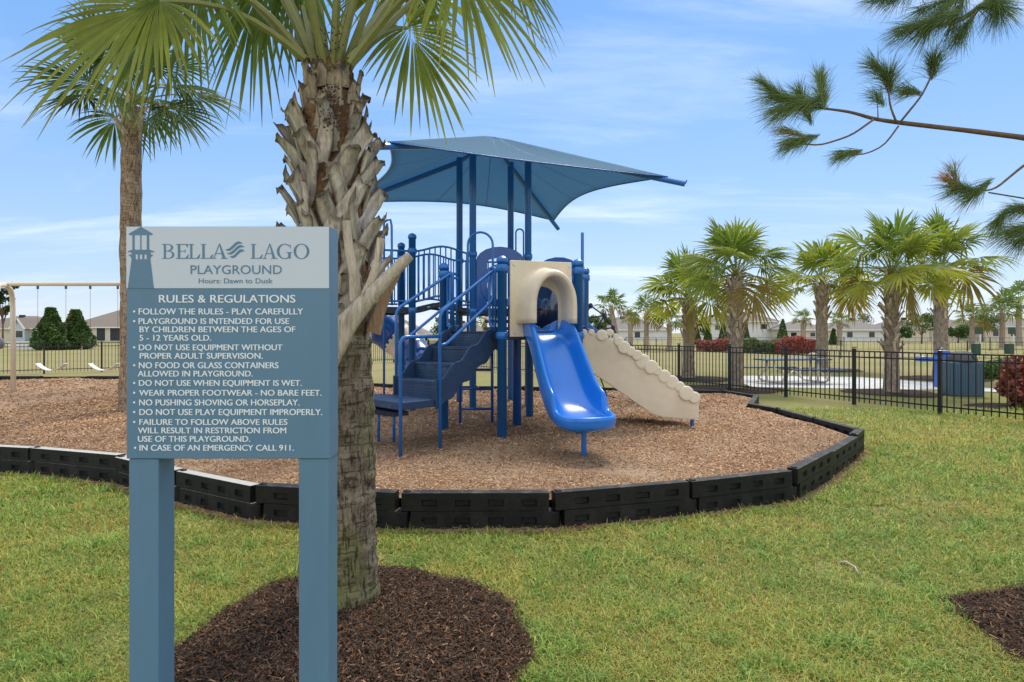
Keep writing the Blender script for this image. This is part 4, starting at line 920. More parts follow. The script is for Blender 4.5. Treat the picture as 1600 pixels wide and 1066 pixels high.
def trunk_mat(name, base, dark, moss=None):
    m = mat(name, base, .95, .1, var=.35, vscale=9, bump=0, col2=dark, c2scale=3.5, c2lo=.42, c2hi=.62, stretch=(3.2, 3.2, 1.6)); t = m.node_tree; L = t.links.new
    p = next(n for n in t.nodes if n.type == 'BSDF_PRINCIPLED'); tcn = next(n for n in t.nodes if n.type == 'TEX_COORD'); src = p.inputs['Base Color'].links[0].from_socket
    def nz(sc, st, det=5):
        mp = t.nodes.new('ShaderNodeMapping'); mp.inputs['Scale'].default_value = st; L(tcn.outputs['Object'], mp.inputs[0]); n = t.nodes.new('ShaderNodeTexNoise'); n.inputs['Scale'].default_value = sc; n.inputs['Detail'].default_value = det; n.inputs['Roughness'].default_value = .65; L(mp.outputs[0], n.inputs['Vector']); return n.outputs[0]
    vert = nz(58, (1, 1, .16)); hor = nz(20, (.35, .35, 2.6))
    mr = t.nodes.new('ShaderNodeMapRange'); mr.inputs[1].default_value = .36; mr.inputs[2].default_value = .47; mr.inputs[3].default_value = .38; L(vert, mr.inputs[0])
    mr2 = t.nodes.new('ShaderNodeMapRange'); mr2.inputs[1].default_value = .35; mr2.inputs[2].default_value = .45; mr2.inputs[3].default_value = .5; L(hor, mr2.inputs[0])
    mu = t.nodes.new('ShaderNodeMath'); mu.operation = 'MULTIPLY'; L(mr.outputs[0], mu.inputs[0]); L(mr2.outputs[0], mu.inputs[1])
    if moss:
        ms = t.nodes.new('ShaderNodeMix'); ms.data_type = 'RGBA'; r = t.nodes.new('ShaderNodeMapRange'); r.inputs[1].default_value = .50; r.inputs[2].default_value = .66; r.inputs[4].default_value = .85; L(nz(3.2, (1, 1, .35)), r.inputs[0]); L(r.outputs[0], ms.inputs[0]); L(src, ms.inputs[6]); ms.inputs[7].default_value = (*moss, 1); src = ms.outputs[2]
    vm = t.nodes.new('ShaderNodeVectorMath'); vm.operation = 'SCALE'; L(src, vm.inputs[0]); L(mu.outputs[0], vm.inputs['Scale']); L(vm.outputs[0], p.inputs['Base Color'])
    b = t.nodes.new('ShaderNodeBump'); b.inputs['Strength'].default_value = .9; b.inputs['Distance'].default_value = .012; L(mu.outputs[0], b.inputs['Height']); L(b.outputs[0], p.inputs['Normal']); return m
K['trunk_near'] = trunk_mat('palm_bark', (.25, .20, .145), (.14, .105, .07), (.19, .19, .07))
K['trunk_warm'] = trunk_mat('warm_palm_bark', (.40, .29, .195), (.29, .20, .13))
K['trunk_far'] = trunk_mat('grey_palm_bark', (.46, .365, .28), (.31, .24, .18))

# --- the big palm beside the sign
bp = empty('sabal_palm', PALM, 'big palm in the foreground with criss-cross old leaf bases, just right of the sign', 'palm tree')
TOP = Vector((-1.065, 3.55, 3.18)); mb = MB()
palm_trunk(mb, PALM+Vector((0, 0, -.05)), PALM.lerp(TOP, .60), lambda t: .215+.026*math.exp(-t*9)-.015*t, 15, n=64, seed=2, rows=170, amp=.011)
mb.build('trunk', K['trunk_near'], bp, smooth=True)
mb = MB(); palm_trunk(mb, PALM.lerp(TOP, .50), TOP, lambda t: .200-.045*t-(.05*max(0, t-.8)/.2), 9, n=40, seed=5, amp=.02, rows=60); mb.build('fibrous_core', K['fibre'], bp, smooth=True)
r_ = random.Random(11); rings_ = 17
for ri in range(rings_):
    for ci in range(7):
        t = (ri+r_.uniform(-.2, .2))/(rings_-1); t = max(0, min(1, t)); h = .50+.46*t; azb = (ci+.5*(ri % 2))*2*math.pi/7+ri*.12+r_.uniform(-.18, .18); c = PALM.lerp(TOP, h); core = .198-.045*t
        L_, w0, w1, out = r_.uniform(.24, .33), .125, .084, r_.uniform(.16, .40)
        if t < .08: L_, out = r_.uniform(.22, .3), .25
        if t > .75: L_, w0, w1, out = r_.uniform(.20, .28), .105, .075, r_.uniform(.10, .30)
        if t > .93: L_ *= .75; out *= .55
        lean = (1 if ri % 2 else -1)*r_.uniform(.38, .72)*(1 if t < .75 else .3); g = r_.uniform(.72, 1.2); tone = (g*.95, g*r_.uniform(.93, .97), g*r_.uniform(.92, 1.0))
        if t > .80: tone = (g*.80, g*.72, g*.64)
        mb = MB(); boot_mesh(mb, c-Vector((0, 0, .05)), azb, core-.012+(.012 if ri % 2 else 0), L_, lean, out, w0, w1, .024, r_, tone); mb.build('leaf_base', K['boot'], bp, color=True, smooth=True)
# the long stub that sticks out in front of the stairs
def strap(pts, ws, th, tone=(1, 1, 1), name='leaf_base', face=Vector((0, -1, .15))):
    pts = [Vector(p) for p in pts]; rows = []
    for i, p in enumerate(pts):
        d = (pts[min(i+1, len(pts)-1)]-pts[max(i-1, 0)]).normalized(); f = (face-d*face.dot(d)).normalized(); s_ = d.cross(f); w_ = ws[i]
        rows.append([p+s_*(a*w_/2)+f*(b*th) for a, b in ((-1, -.4), (-.75, .4), (-.3, .9), (.1, 1), (.5, .8), (.85, .35), (1, -.4), (.4, -.8), (-.4, -.8))])
    mb = MB(); mb.grid(rows, closed=True); mb.add(rows[-1], [tuple(range(9))]); mb.col = [tone]*len(mb.v); return mb.build(name, K['boot'], bp, color=True, smooth=True)
zf = 3.24
strap([P(500, 555, zf), P(520, 532, zf-.02), P(545, 500, zf-.03), P(575, 466, zf-.04), P(605, 434, zf-.05), P(628, 410, zf-.05), P(641, 399, zf-.05)], [.24, .18, .12, .09, .075, .065, .05], .026, (.82, .78, .73))
strap([P(583, 520, zf+.16), P(592, 488, zf+.14), P(606, 455, zf+.12), P(622, 428, zf+.1)], [.09, .07, .05, .03], .012, (.6, .45, .35))
strap([P(566, 472, zf+.02), P(580, 440, zf-.02), P(590, 405, zf-.04), P(595, 372, zf-.05)], [.06, .05, .042, .045], .016, (.95, .9, .85))
strap([P(555, 470, zf+.02), P(553, 430, zf), P(545, 390, zf-.02), P(540, 345, zf-.03)], [.07, .06, .05, .045], .016, (.85, .8, .74))
# berries caught in the leaf bases
mb = MB(); r_ = random.Random(5)
for i in range(170):
    x = r_.gauss(521, 13); y = r_.uniform(132, 205) if i < 140 else r_.uniform(40, 80); z = 3.30+r_.uniform(-.04, .03); q = P(x, y, z-(.0 if y > 100 else -.1)); s_ = r_.uniform(.004, .007)
    mb.lathe(q, [(.001, -s_), (s_*.85, -s_*.5), (s_, 0), (s_*.85, s_*.5), (.001, s_)], 6)
bo = mb.build('berry_cluster', mat('dark_berries', (.07, .028, .018), .5), bp); bo['kind'] = 'stuff'
def frond(parent, a, hub, axis, nrm, R, seed, green=(1, 1, 1), sag=.1, droop=.4, nseg=40, spread=120, pc=(1, 1, 1), samples=8, curl=.25):
    mb = MB(); petiole(mb, a, hub, sag, .026, .011, pc, mi=1); fan(mb, Vector(hub), axis, nrm, R, nseg, spread, droop, seed, green, samples, curl=curl)
    mb.build('frond', [K['frond'], K['petiole']], parent, color=True)
crown0 = Vector((-1.065, 3.55, 3.14))
yel = (1.4, 1.3, .8); grn = (1.0, 1.15, .85); lit = (1.3, 1.3, .9)
frond(bp, P(476, 92, 3.42), P(250, 2, 3.0), (-.80, -.1, -.42), (.30, -.72, .60), .72, 21, (1.3, 1.25, .8), .10, .16, 52, 128, curl=.1)
frond(bp, P(482, 95, 3.5), P(412, -38, 3.9), (-.45, .25, -.85), (-.2, -.85, .3), .72, 22, grn, .10, .2, 40)
frond(bp, P(545, 95, 3.45), P(636, 44, 3.95), (.50, .25, -.80), (.25, -.85, .35), .56, 23, lit, .06, .2, 36, 122)
frond(bp, P(548, 100, 3.38), P(705, -62, 3.2), (.62, -.1, -.75), (.25, -.8, .45), .60, 24, lit, .06, .25, 44, 124)
frond(bp, P(548, 100, 3.6), P(770, -80, 4.3), (.7, .2, -.65), (.2, -.6, .6), .62, 25, grn, .08, .3, 40)
frond(bp, P(490, 90, 3.55), P(440, -130, 4.2), (-.4, .5, -.5), (-.3, -.4, .8), .80, 26, grn, .05, .3, 40)
frond(bp, P(520, 90, 3.6), P(600, -130, 4.3), (.3, .6, -.5), (.1, -.5, .8), .80, 27, grn, .05, .3, 40)
frond(bp, P(470, 92, 3.5), P(290, -60, 3.6), (-.7, .2, -.6), (.1, -.75, .6), .80, 28, grn, .10, .2, 44, 122)
frond(bp, P(478, 92, 3.5), P(315, -28, 3.3), (-.75, .1, -.5), (.25, -.75, .5), .74, 29, (.8, .98, .8), .10, .2, 46, 124)
frond(bp, P(500, 90, 3.55), P(470, -90, 3.7), (-.25, .1, -.9), (.0, -.85, .4), .62, 31, (.8, 1.0, .8), .06, .2, 40, 118)
r_ = random.Random(33)
for i in range(12):
    a = i*2.4+.3; upw = .6+.4*r_.random(); hub = crown0+Vector((math.cos(a)*(1.15-.55*upw), math.sin(a)*(1.15-.55*upw)+.1, .45+.75*upw)); ax = Vector((math.cos(a), math.sin(a), .35*upw))
    frond(bp, crown0+Vector((math.cos(a)*.08, math.sin(a)*.08, .0)), hub, ax, Vector((-math.cos(a)*.4, -math.sin(a)*.4, .9)), .85, 40+i, (1, 1.02, .85), .05, .25, 34)

# --- other palms
def crown(mb, c, R, nleaf, seed, up_bias=.3, nseg=22, samples=5, tones=((.9, 1.0, .8), (1.25, 1.1, .65), (.75, .95, .85)), low_yellow=True, plen=.50, width=.95, droop=.24, emin=-24):
    r = random.Random(seed)
    for i in range(nleaf):
        a = i*2.39996+r.uniform(-.35, .35); t = (i+.5)/nleaf; elv = rad(emin+(86-emin)*t+r.uniform(-12, 12)); d = Vector((math.cos(a)*math.cos(elv), math.sin(a)*math.cos(elv), math.sin(elv)))
        pl = R*plen*r.uniform(.8, 1.2); hub = Vector(c)+d*pl; ax = (d+Vector((r.uniform(-.2, .2), r.uniform(-.2, .2), -.28))).normalized()
        nr = Vector((-d.x*.6, -d.y*.6, 1))+Vector((r.uniform(-.7, .7), r.uniform(-.7, .7), r.uniform(-.2, .2))) if elv < 1.0 else Vector((-math.cos(a), -math.sin(a), .4))
        col = tones[1] if (low_yellow and t < .30 and r.random() < .8) else r.choice((tones[0], tones[0], tones[2]))
        if low_yellow and t < .16 and r.random() < .3: col = (1.25, .78, .75); ax = (ax+Vector((0, 0, -1.1))).normalized()      # a dead brown fan
        petiole(mb, Vector(c)+d*.05, hub, .05*R, .018*R/1.5, .009*R/1.5, (1, 1, 1), mi=1, n=4)
        fan(mb, hub, ax, nr, R*.56*r.uniform(.78, 1.14), nseg, r.uniform(112, 135), droop*r.uniform(.6, 1.5), seed*100+i, col, samples, width=width, curl=.12)
def palm(base, h, tr, R, seed, label, group=None, nleaf=24, nboots=26, nseg=22, boot_from=.55, tones=None, lean=(0, 0), yellow=True, samples=5, emin=-24):
    base = Vector(base); root = empty('sabal_palm', base, label, 'palm tree', group); top = base+Vector((lean[0], lean[1], h)); r = random.Random(seed)
    mb = MB(); palm_trunk(mb, base-Vector((0, 0, .1)), top, lambda t: tr*(1.0+.28*math.exp(-t*10)-.10*t), 10, n=20, seed=seed, amp=.016*tr/.2, rows=44); mb.build('trunk', K['trunk_far'] if seed != 3 else K['trunk_warm'], root, smooth=True)
    if nboots:
        mb = MB()
        for i in range(nboots):
            t = i/max(1, nboots-1); c = base.lerp(top, boot_from+(.99-boot_from)*t); g = r.uniform(.65, 1.1)
            boot_mesh(mb, c-Vector((0, 0, .06)), i*2.4+r.uniform(-.2, .2), tr*.88, r.uniform(.28, .42)*tr/.2, (1 if i % 2 else -1)*r.uniform(.3, .6), r.uniform(.18, .42), .13*tr/.2, .075*tr/.2, .02, r, (g*1.1, g*1.02, g*.92))
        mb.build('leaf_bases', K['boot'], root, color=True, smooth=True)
    mb = MB(); kw = {'tones': tones} if tones else {}
    crown(mb, top+Vector((0, 0, .05)), R, nleaf, seed, nseg=nseg, samples=samples, low_yellow=yellow, emin=emin, **kw); mb.build('crown', [K['frond'], K['petiole']], root, color=True)
    return root
g2 = G(205, 645, .2); 
palm((g2.x, g2.y, .15), 5.4, .172, 1.6, 3, 'tall palm with bare grey trunk in the wood chips behind the sign', nleaf=22, nboots=16, nseg=34, boot_from=.90, yellow=False, tones=((.48, .62, .5), (.7, .72, .42), (.36, .5, .46)), samples=6, emin=-12)
RP = 'cabbage palms on the lawn beyond the fence'
def gp(x, y): q = G(x, y); return (q.x, q.y, 0)
TP = ((1.25, 1.28, .72), (1.65, 1.42, .5), (.85, 1.02, .65))
palm(gp(1076, 590), 2.75, .205, 1.9, 11, 'yellowing palm left of the tallest palm beyond the fence', RP, 27, 44, tones=TP, boot_from=.5)
palm(gp(1150, 606), 3.2, .195, 1.75, 12, 'tallest palm beyond the fence with thick fans, left of the picnic table', RP, 29, 52, nseg=30, tones=TP, boot_from=.45)
palm(gp(1284, 578), 3.65, .24, 2.1, 13, 'palm behind the picnic table in front of the red hedge', RP, 26, 40, tones=TP, boot_from=.6)
palm(gp(1393, 613), 3.1, .175, 1.72, 14, 'palm standing between the picnic table and the blue drinking fountain', RP, 29, 52, nseg=30, tones=TP, boot_from=.35)
palm(gp(1470, 592), 3.75, .22, 2.0, 15, 'broad palm behind the blue drinking fountain', RP, 28, 40, nseg=24, tones=TP, boot_from=.55)
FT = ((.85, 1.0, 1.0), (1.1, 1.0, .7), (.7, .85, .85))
DG = 'distant palms in front of the houses'
for x, y, ytop, rp, sd, l in ((969, 549, 481, 27, 21, 'small leaning grey green palm far behind the tan ramp'), (1010, 549, 492, 30, 22, 'distant palm right of the leaning grey green palm'), (1046, 549, 505, 24, 23, 'distant palm half hidden by the yellowing palm'),
                           (1519, 545, 499, 26, 24, 'distant palm right of the broad palm behind the fountain'), (1566, 545, 488, 32, 25, 'distant palm at the right edge beneath the oak leaves'), 
                           (1255, 540, 500, 16, 27, 'tiny palm between the cone shrub and the red hedge palm'), (1312, 540, 503, 16, 28, 'tiny bright green palm before the grey roofed house'), (1592, 540, 474, 34, 29, 'distant palm cut by the right edge of the photo'), (758, 545, 502, 26, 30, 'distant palm seen between the blue posts above the steps'), (985, 540, 498, 14, 31, 'tiny palm behind the rope net climber')):
    b = Vector(gp(x, y)); pm = FPX/b.y; palm(b, (y-ytop)/pm, 10/pm*.38, rp/pm*1.15, sd, l, DG, 18, 8, nseg=14, tones=FT, samples=4, boot_from=.7, lean=(-.8, 0) if sd == 21 else (0, 0))
for i, (x, y, rx) in enumerate(((1076, 592, 1.5), (1150, 608, 1.35), (1284, 578, 1.6), (1393, 614, 1.15), (1470, 592, 1.4))):
    q = G(x, y); sheet('mulch_ground', blob(q.x, q.y, rx, rx, seed=20+i), .008+.002*i, K['mulch_bed'])

# ------------------------------------------------------------------ leaf clumps
def leaf_cloud(pts, size, cols, name, m, parent=None, loc=(0, 0, 0), asp=.5):
    pts = np.asarray(pts); n = len(pts); a = rng.normal(size=(n, 3)); a /= np.linalg.norm(a, axis=1)[:, None]; b = np.cross(a, rng.normal(size=(n, 3))); b /= np.linalg.norm(b, axis=1)[:, None]
    s = np.asarray(size)[:, None] if np.ndim(size) else size
    V = np.stack([pts-a*s, pts+b*s*asp, pts+a*s, pts-b*s*asp], 1).reshape(-1, 3); return np_mesh(name, V, np.arange(4*n).reshape(n, 4), m, np.repeat(cols, 4, 0), loc, parent)
def cols(n, base, var=.3): return np.array(base)[None, :]*rng.uniform(1-var, 1+var, (n, 1))*rng.uniform(.92, 1.08, (n, 3))
def shell(n, c, r, power=.35):
    d = rng.normal(size=(n, 3)); d /= np.linalg.norm(d, axis=1)[:, None]; q = rng.random(n)**power; return np.array(c)+d*np.array(r)*q[:, None]
def hedge(x0, x1, ytop, ybot, tint, label, leaf=.11, n=5200):
    a = G(x0, ybot); b = G(x1, ybot); pm = FPX/a.y; h = (ybot-ytop)/pm; root = empty('hedge', ((a.x+b.x)/2, a.y, 0), label, 'hedge')
    pts = np.stack([rng.uniform(a.x, b.x, n), a.y+rng.uniform(0, 1.3, n), rng.random(n)**.7*h], 1); pts[:, 2] *= (.88+.12*np.sin(pts[:, 0]*2.1)+.06*np.sin(pts[:, 0]*6.3+1))
    leaf_cloud(pts, rng.uniform(.6, 1.2, n)*leaf, cols(n, tint, .4), 'foliage', K['leaf'], root, ORG[root])
    mb = MB()
    for i in range(9):
        x = a.x+(b.x-a.x)*(i+.5)/9; mb.tube([(x, a.y+.6, -.05), (x+.05, a.y+.6, h*.6)], .03, 6)
    mb.build('stem', K['bark'], root)
hedge(1094, 1142, 529, 549, (5.2, 1.25, 2.9), 'red leaved hedge left of the tallest palm'); hedge(1156, 1222, 529, 552, (2.3, 1.9, 2.2), 'grey green clipped hedge beside the red hedge'); hedge(1221, 1278, 526, 553, (5.8, 1.0, 2.4), 'bright red hedge behind the picnic table')
def bush(c, r, tint, label, n=2600, leaf=.06, name='shrub', cat='shrub', group=None, stem=True):
    root = empty(name, (c[0], c[1], 0), label, cat, group); lo = shell(n, c, r); lump = 1+.18*np.sin(lo[:, 0]*7/r[0])*np.sin(lo[:, 2]*6/r[2]+1); lo = np.array(c)+(lo-np.array(c))*lump[:, None]; lo[:, 2] = np.maximum(lo[:, 2], .02)
    leaf_cloud(lo, rng.uniform(.6, 1.3, n)*leaf, cols(n, tint, .45), 'foliage', K['leaf'], root, ORG[root])
    if stem:
        mb = MB(); 
        for a in range(4): mb.tube([(c[0]+.05*math.cos(a*1.6), c[1]+.05*math.sin(a*1.6), -.05), (c[0]+r[0]*.5*math.cos(a*1.6), c[1]+r[1]*.5*math.sin(a*1.6), c[2]+r[2]*.3)], [.03, .01], 5)
        mb.build('stem', K['bark'], root)
    return root
q = G(1600, 636); bush((q.x+.15, q.y, .55), (.58, .5, .6), (4.2, .8, 1.7), 'red leaved shrub behind the fence at the right edge', 3000, .07)
sheet('mulch_ground', blob(q.x+.1, q.y, 1.2, .7, seed=31), .011, K['mulch_bed'])
for i, (x, h_) in enumerate(((1545, .32), (1560, .38), (1578, .34), (1533, .25))):
    q = G(x, 592-i*1.5); bush((q.x, q.y, h_*.8), (.75, .5, h_), (1.1, 1.25, .8), 'low green ground shrub in the bed right of the trash bin', 900, .06, group='low shrubs in the bed behind the trash bin')
for i, (x, y, yt, l) in enumerate(((1090, 531, 513, 'first small cone shrub from the left before the white house'), (1106, 531, 507, 'second small cone shrub before the white house'), (1130, 531, 503, 'third and widest small cone shrub before the white house'), (1164, 531, 501, 'cone shrub just right of the tallest palm trunk'), (1223, 530, 497, 'lone tall cone shrub behind the hedges'), (1302, 531, 512, 'dark cone shrub by the tiny bright palms'))):
    q = G(x, y+8); pm = FPX/q.y; h = (y+6-yt)/pm; n = 1500; root = empty('conifer_shrub', (q.x, q.y, 0), l, 'shrub', 'cone shrubs in front of the houses')
    t = rng.random(n)**1.2; r = (1-t)**.8*h*.27*(.75+.25*rng.random(n))+.03; a = rng.uniform(0, 6.28, n)
    leaf_cloud(np.stack([q.x+r*np.cos(a), q.y+r*np.sin(a), t*h+.02], 1), rng.uniform(.08, .17, n), cols(n, (1.0, 1.2, .8), .4), 'foliage', K['leaf'], root, ORG[root])
    mb = MB(); mb.tube([(q.x, q.y, -.05), (q.x, q.y, h*.8)], [.06, .02], 6); mb.build('trunk', K['bark'], root)
def tree(base, h, R, tint, label, name='tree', n=2600, leaf=.22, trunk=.12, crown_c=.68, cat='tree', group=None, nb=9, seed=0):
    base = Vector(base); root = empty(name, base, label, cat, group); r = random.Random(seed+17); mb = MB(); mb.tube([base-UP*.1, base+UP*h*.3+Vector((.05, 0, 0)), base+UP*h*.62], [trunk, trunk*.75, trunk*.35], 8); cents = []
    for i in range(nb):
        a = i*2.4+r.random(); zz = h*(crown_c+r.uniform(-.2, .26)); d = R*r.uniform(.3, .8); e = base+Vector((math.cos(a)*d, math.sin(a)*d, zz)); mb.tube([base+UP*h*r.uniform(.25, .5), base.lerp(e, .6)+UP*zz*.15, e], [trunk*.45, trunk*.25, trunk*.1], 6); cents.append((e, R*r.uniform(.28, .5)))
    mb.build('trunk', K['bark'], root, smooth=True); pts = np.concatenate([shell(n//nb, e, (s, s, s*.75), .5) for e, s in cents])
    leaf_cloud(pts, rng.uniform(.6, 1.3, len(pts))*leaf, cols(len(pts), tint, .45), 'crown', K['leaf'], root, ORG[root]); return root
# left bushes by the fence, and trees among the houses
def fat_conifer(x, ybot, ytop, wpx, label, tint, n, brown=False, seed=0):
    q = G(x, ybot); pm = FPX/q.y; h = (ybot-ytop)/pm; root = empty('bushy_evergreen', (q.x, q.y, 0), label, 'tree'); t = rng.random(n)**.95; prof = np.clip(np.minimum(t/.18+.55, 1.06-t*.95)+.06, .05, 1)
    r = prof*(wpx/2/pm)*(.72+.3*rng.random(n)); a = rng.uniform(0, 6.28, n); lump = 1+.16*np.sin(a*4+t*9+seed)+.10*np.sin(a*9-t*17); r = r*lump
    cc = cols(n, tint, .45); 
    if brown: k_ = (np.cos(a+2.6) > .55) & (t > .15); cc[k_] = cols(int(k_.sum()), (2.4, 1.5, 1.1), .4)
    leaf_cloud(np.stack([q.x+r*np.cos(a), q.y+r*np.sin(a), t*h+.03], 1), rng.uniform(.10, .22, n), cc, 'foliage', K['leaf'], root, ORG[root])
    mb = MB(); mb.tube([(q.x, q.y, -.05), (q.x, q.y, h*.85)], [.14, .03], 6); mb.build('trunk', K['bark'], root)
fat_conifer(80, 547, 482, 52, 'dark green pointed evergreen bush beyond the fence on the left', (1.0, 1.15, .8), 5200, seed=1)
fat_conifer(118, 546, 485, 52, 'evergreen bush with a browned side next to the pointed one', (.95, 1.1, .8), 5000, True, seed=2)
TG = 'small trees among the far houses'
for i, (x, y, h, R, tint, l) in enumerate(((1440, 537, 4.6, 2.6, (1.7, 1.5, 1.0), 'bronze leaved round tree behind the palm by the fountain'), (1195, 531, 5.5, 2.3, (1.6, 1.2, .9), 'thin half bare tree between palm and tall cone shrub'), (1175, 531, 5.0, 1.8, (1.8, 1.3, 1.0), 'thin bare tree right of the tallest palm'), (1497, 536, 2.4, 2.0, (.9, 1.2, .6), 'round green bush tree left of the distant palms'), (935, 536, 4.2, 2.4, (1, 1.1, .8), 'olive tree seen through the rope net'), (1405, 536, 2.3, 2.1, (.8, 1.1, .6), 'low green tree left of the bronze tree'), (4, 540, 8.2, 1.5, (.6, .7, .7), 'tall narrow dark tree at the left edge by the swing'), (700, 536, 4, 2.6, (.8, 1, .7), 'green tree behind the lower stairs'), (1535, 534, 5, 3.5, (1.2, 1.2, .9), 'olive tree behind the distant palms on the right'), (1085, 535, 3.6, 2.4, (1.0, 1.0, .8), 'olive tree left of the cone shrubs'), (1340, 529, 7.5, 5.0, (.8, 1, .7), 'wide green tree over the grey roof'))):
    q = G(x, y); tree((q.x, q.y, 0), h, R, tint, l, n=500 if 'bare' in l else 1500, group=TG, leaf=.20, seed=i)
# oak hanging in from the right
oak = tree((13.9, 12.6, 0), 5.4, 2.6, (.55, .6, .62), 'dark leaved oak reaching in at the right edge', n=2800, leaf=.075, trunk=.16, crown_c=.62, nb=14, seed=3)

# ------------------------------------------------------------------ pine branches at the upper right
pine = empty('pine_tree', (3.75, 3.35, 0), 'pine reaching long needled branches in from the upper right', 'pine tree')
mb = MB(); mb.tube([(3.75, 3.35, -.1), (3.73, 3.36, 1.5), (3.78, 3.38, 3.2), (3.75, 3.4, 5.4)], [.13, .11, .09, .05], 12); mb.build('trunk', K['bark'], pine, smooth=True)
br = []
def branch(pix, r0, r1, zs):
    pts = [P(x, y, zs[0]+(zs[1]-zs[0])*i/(len(pix)-1)) for i, (x, y) in enumerate(pix)]; mb = MB()
    sm = fillet(pts, .06, 3) if len(pts) > 2 else pts
    mb.tube(sm, [r0+(r1-r0)*i/(len(sm)-1) for i in range(len(sm))], 7); mb.build('branch', K['bark'], pine, smooth=True); return pts
t0 = Vector((3.75, 3.38, 2.7))
branch([(1846, 262), (1720, 238), (1600, 215), (1520, 205), (1400, 191), (1365, 186), (1330, 175), (1292, 170), (1230, 165)], .019, .005, (3.38, 3.30))
branch([(1365, 187), (1330, 212), (1280, 228), (1235, 222)], .006, .004, (3.30, 3.25)); branch([(1404, 197), (1380, 230), (1345, 243), (1318, 240)], .005, .003, (3.3, 3.36))
branch([(1401, 192), (1390, 165), (1388, 128)], .006, .004, (3.3, 3.34)); branch([(1404, 194), (1440, 150), (1456, 118), (1458, 98)], .006, .004, (3.3, 3.4)); branch([(1372, 184), (1371, 158)], .003, .002, (3.3, 3.28)); branch([(1441, 150), (1420, 142)], .003, .002, (3.37, 3.4))
branch([(1850, -120), (1660, -70), (1545, 2), (1500, 32), (1450, 44), (1415, 42)], .02, .008, (3.4, 3.2)); branch([(1545, 2), (1562, 14)], .006, .004, (3.25, 3.2)); branch([(1530, 12), (1515, 38), (1498, 52)], .006, .003, (3.25, 3.2)); branch([(1545, 0), (1470, -20), (1395, -12), (1360, -4)], .008, .004, (3.25, 3.3))
branch([(1850, 130), (1680, 212), (1600, 258), (1553, 297), (1522, 299)], .011, .004, (3.4, 3.2)); branch([(1838, 372), (1700, 330), (1600, 310), (1545, 301)], .006, .004, (3.4, 3.22))
branch([(1838, 368), (1760, 350), (1640, 330), (1588, 326)], .008, .004, (3.4, 3.25)); branch([(1838, 410), (1760, 380), (1650, 360), (1585, 358)], .008, .004, (3.4, 3.25))
NV = []; NC = []
def tuft(px, py, z, dirpx, n_, Ln, spreadd=.8, tint=(1, 1, 1), along=None, seed=0):
    n = int(n_*1.2); r = np.random.default_rng(seed); c = np.array(P(px, py, z)); d = np.array([dirpx[0], r.normal(0, .2), -dirpx[1]], float); d /= np.linalg.norm(d)
    v = r.normal(size=(n, 3)); v /= np.linalg.norm(v, axis=1)[:, None]; v = d[None, :]+v*spreadd*r.uniform(.4, 1.2, (n, 1)); v /= np.linalg.norm(v, axis=1)[:, None]
    back = (r.random(n)**1.2)*(along if along else .12); o = c[None, :]-d[None, :]*back[:, None]+r.normal(0, .006, (n, 3)); L = Ln*r.uniform(.65, 1.1, n)
    s = np.cross(v, np.array([0, 1, 0])+r.normal(0, .3, (n, 3))); s /= np.linalg.norm(s, axis=1)[:, None]; w_ = r.uniform(.0006, .0011, n)[:, None]
    mid = o+v*(L*.5)[:, None]; tip = o+v*L[:, None]; tip[:, 2] -= L*.18; mid[:, 2] -= L*.03
    V = np.stack([o-s*w_, o+s*w_, mid+s*w_, mid-s*w_, tip+s*w_*.3, tip-s*w_*.3], 1); NV.append(V.reshape(-1, 3)); cc = np.array(tint)[None]*r.uniform(.6, 1.4, (n, 1))*r.uniform(.9, 1.1, (n, 3)); NC.append(np.repeat(cc, 6, 0))
tt = (1, 1, 1); dk = (.8, .85, .8)
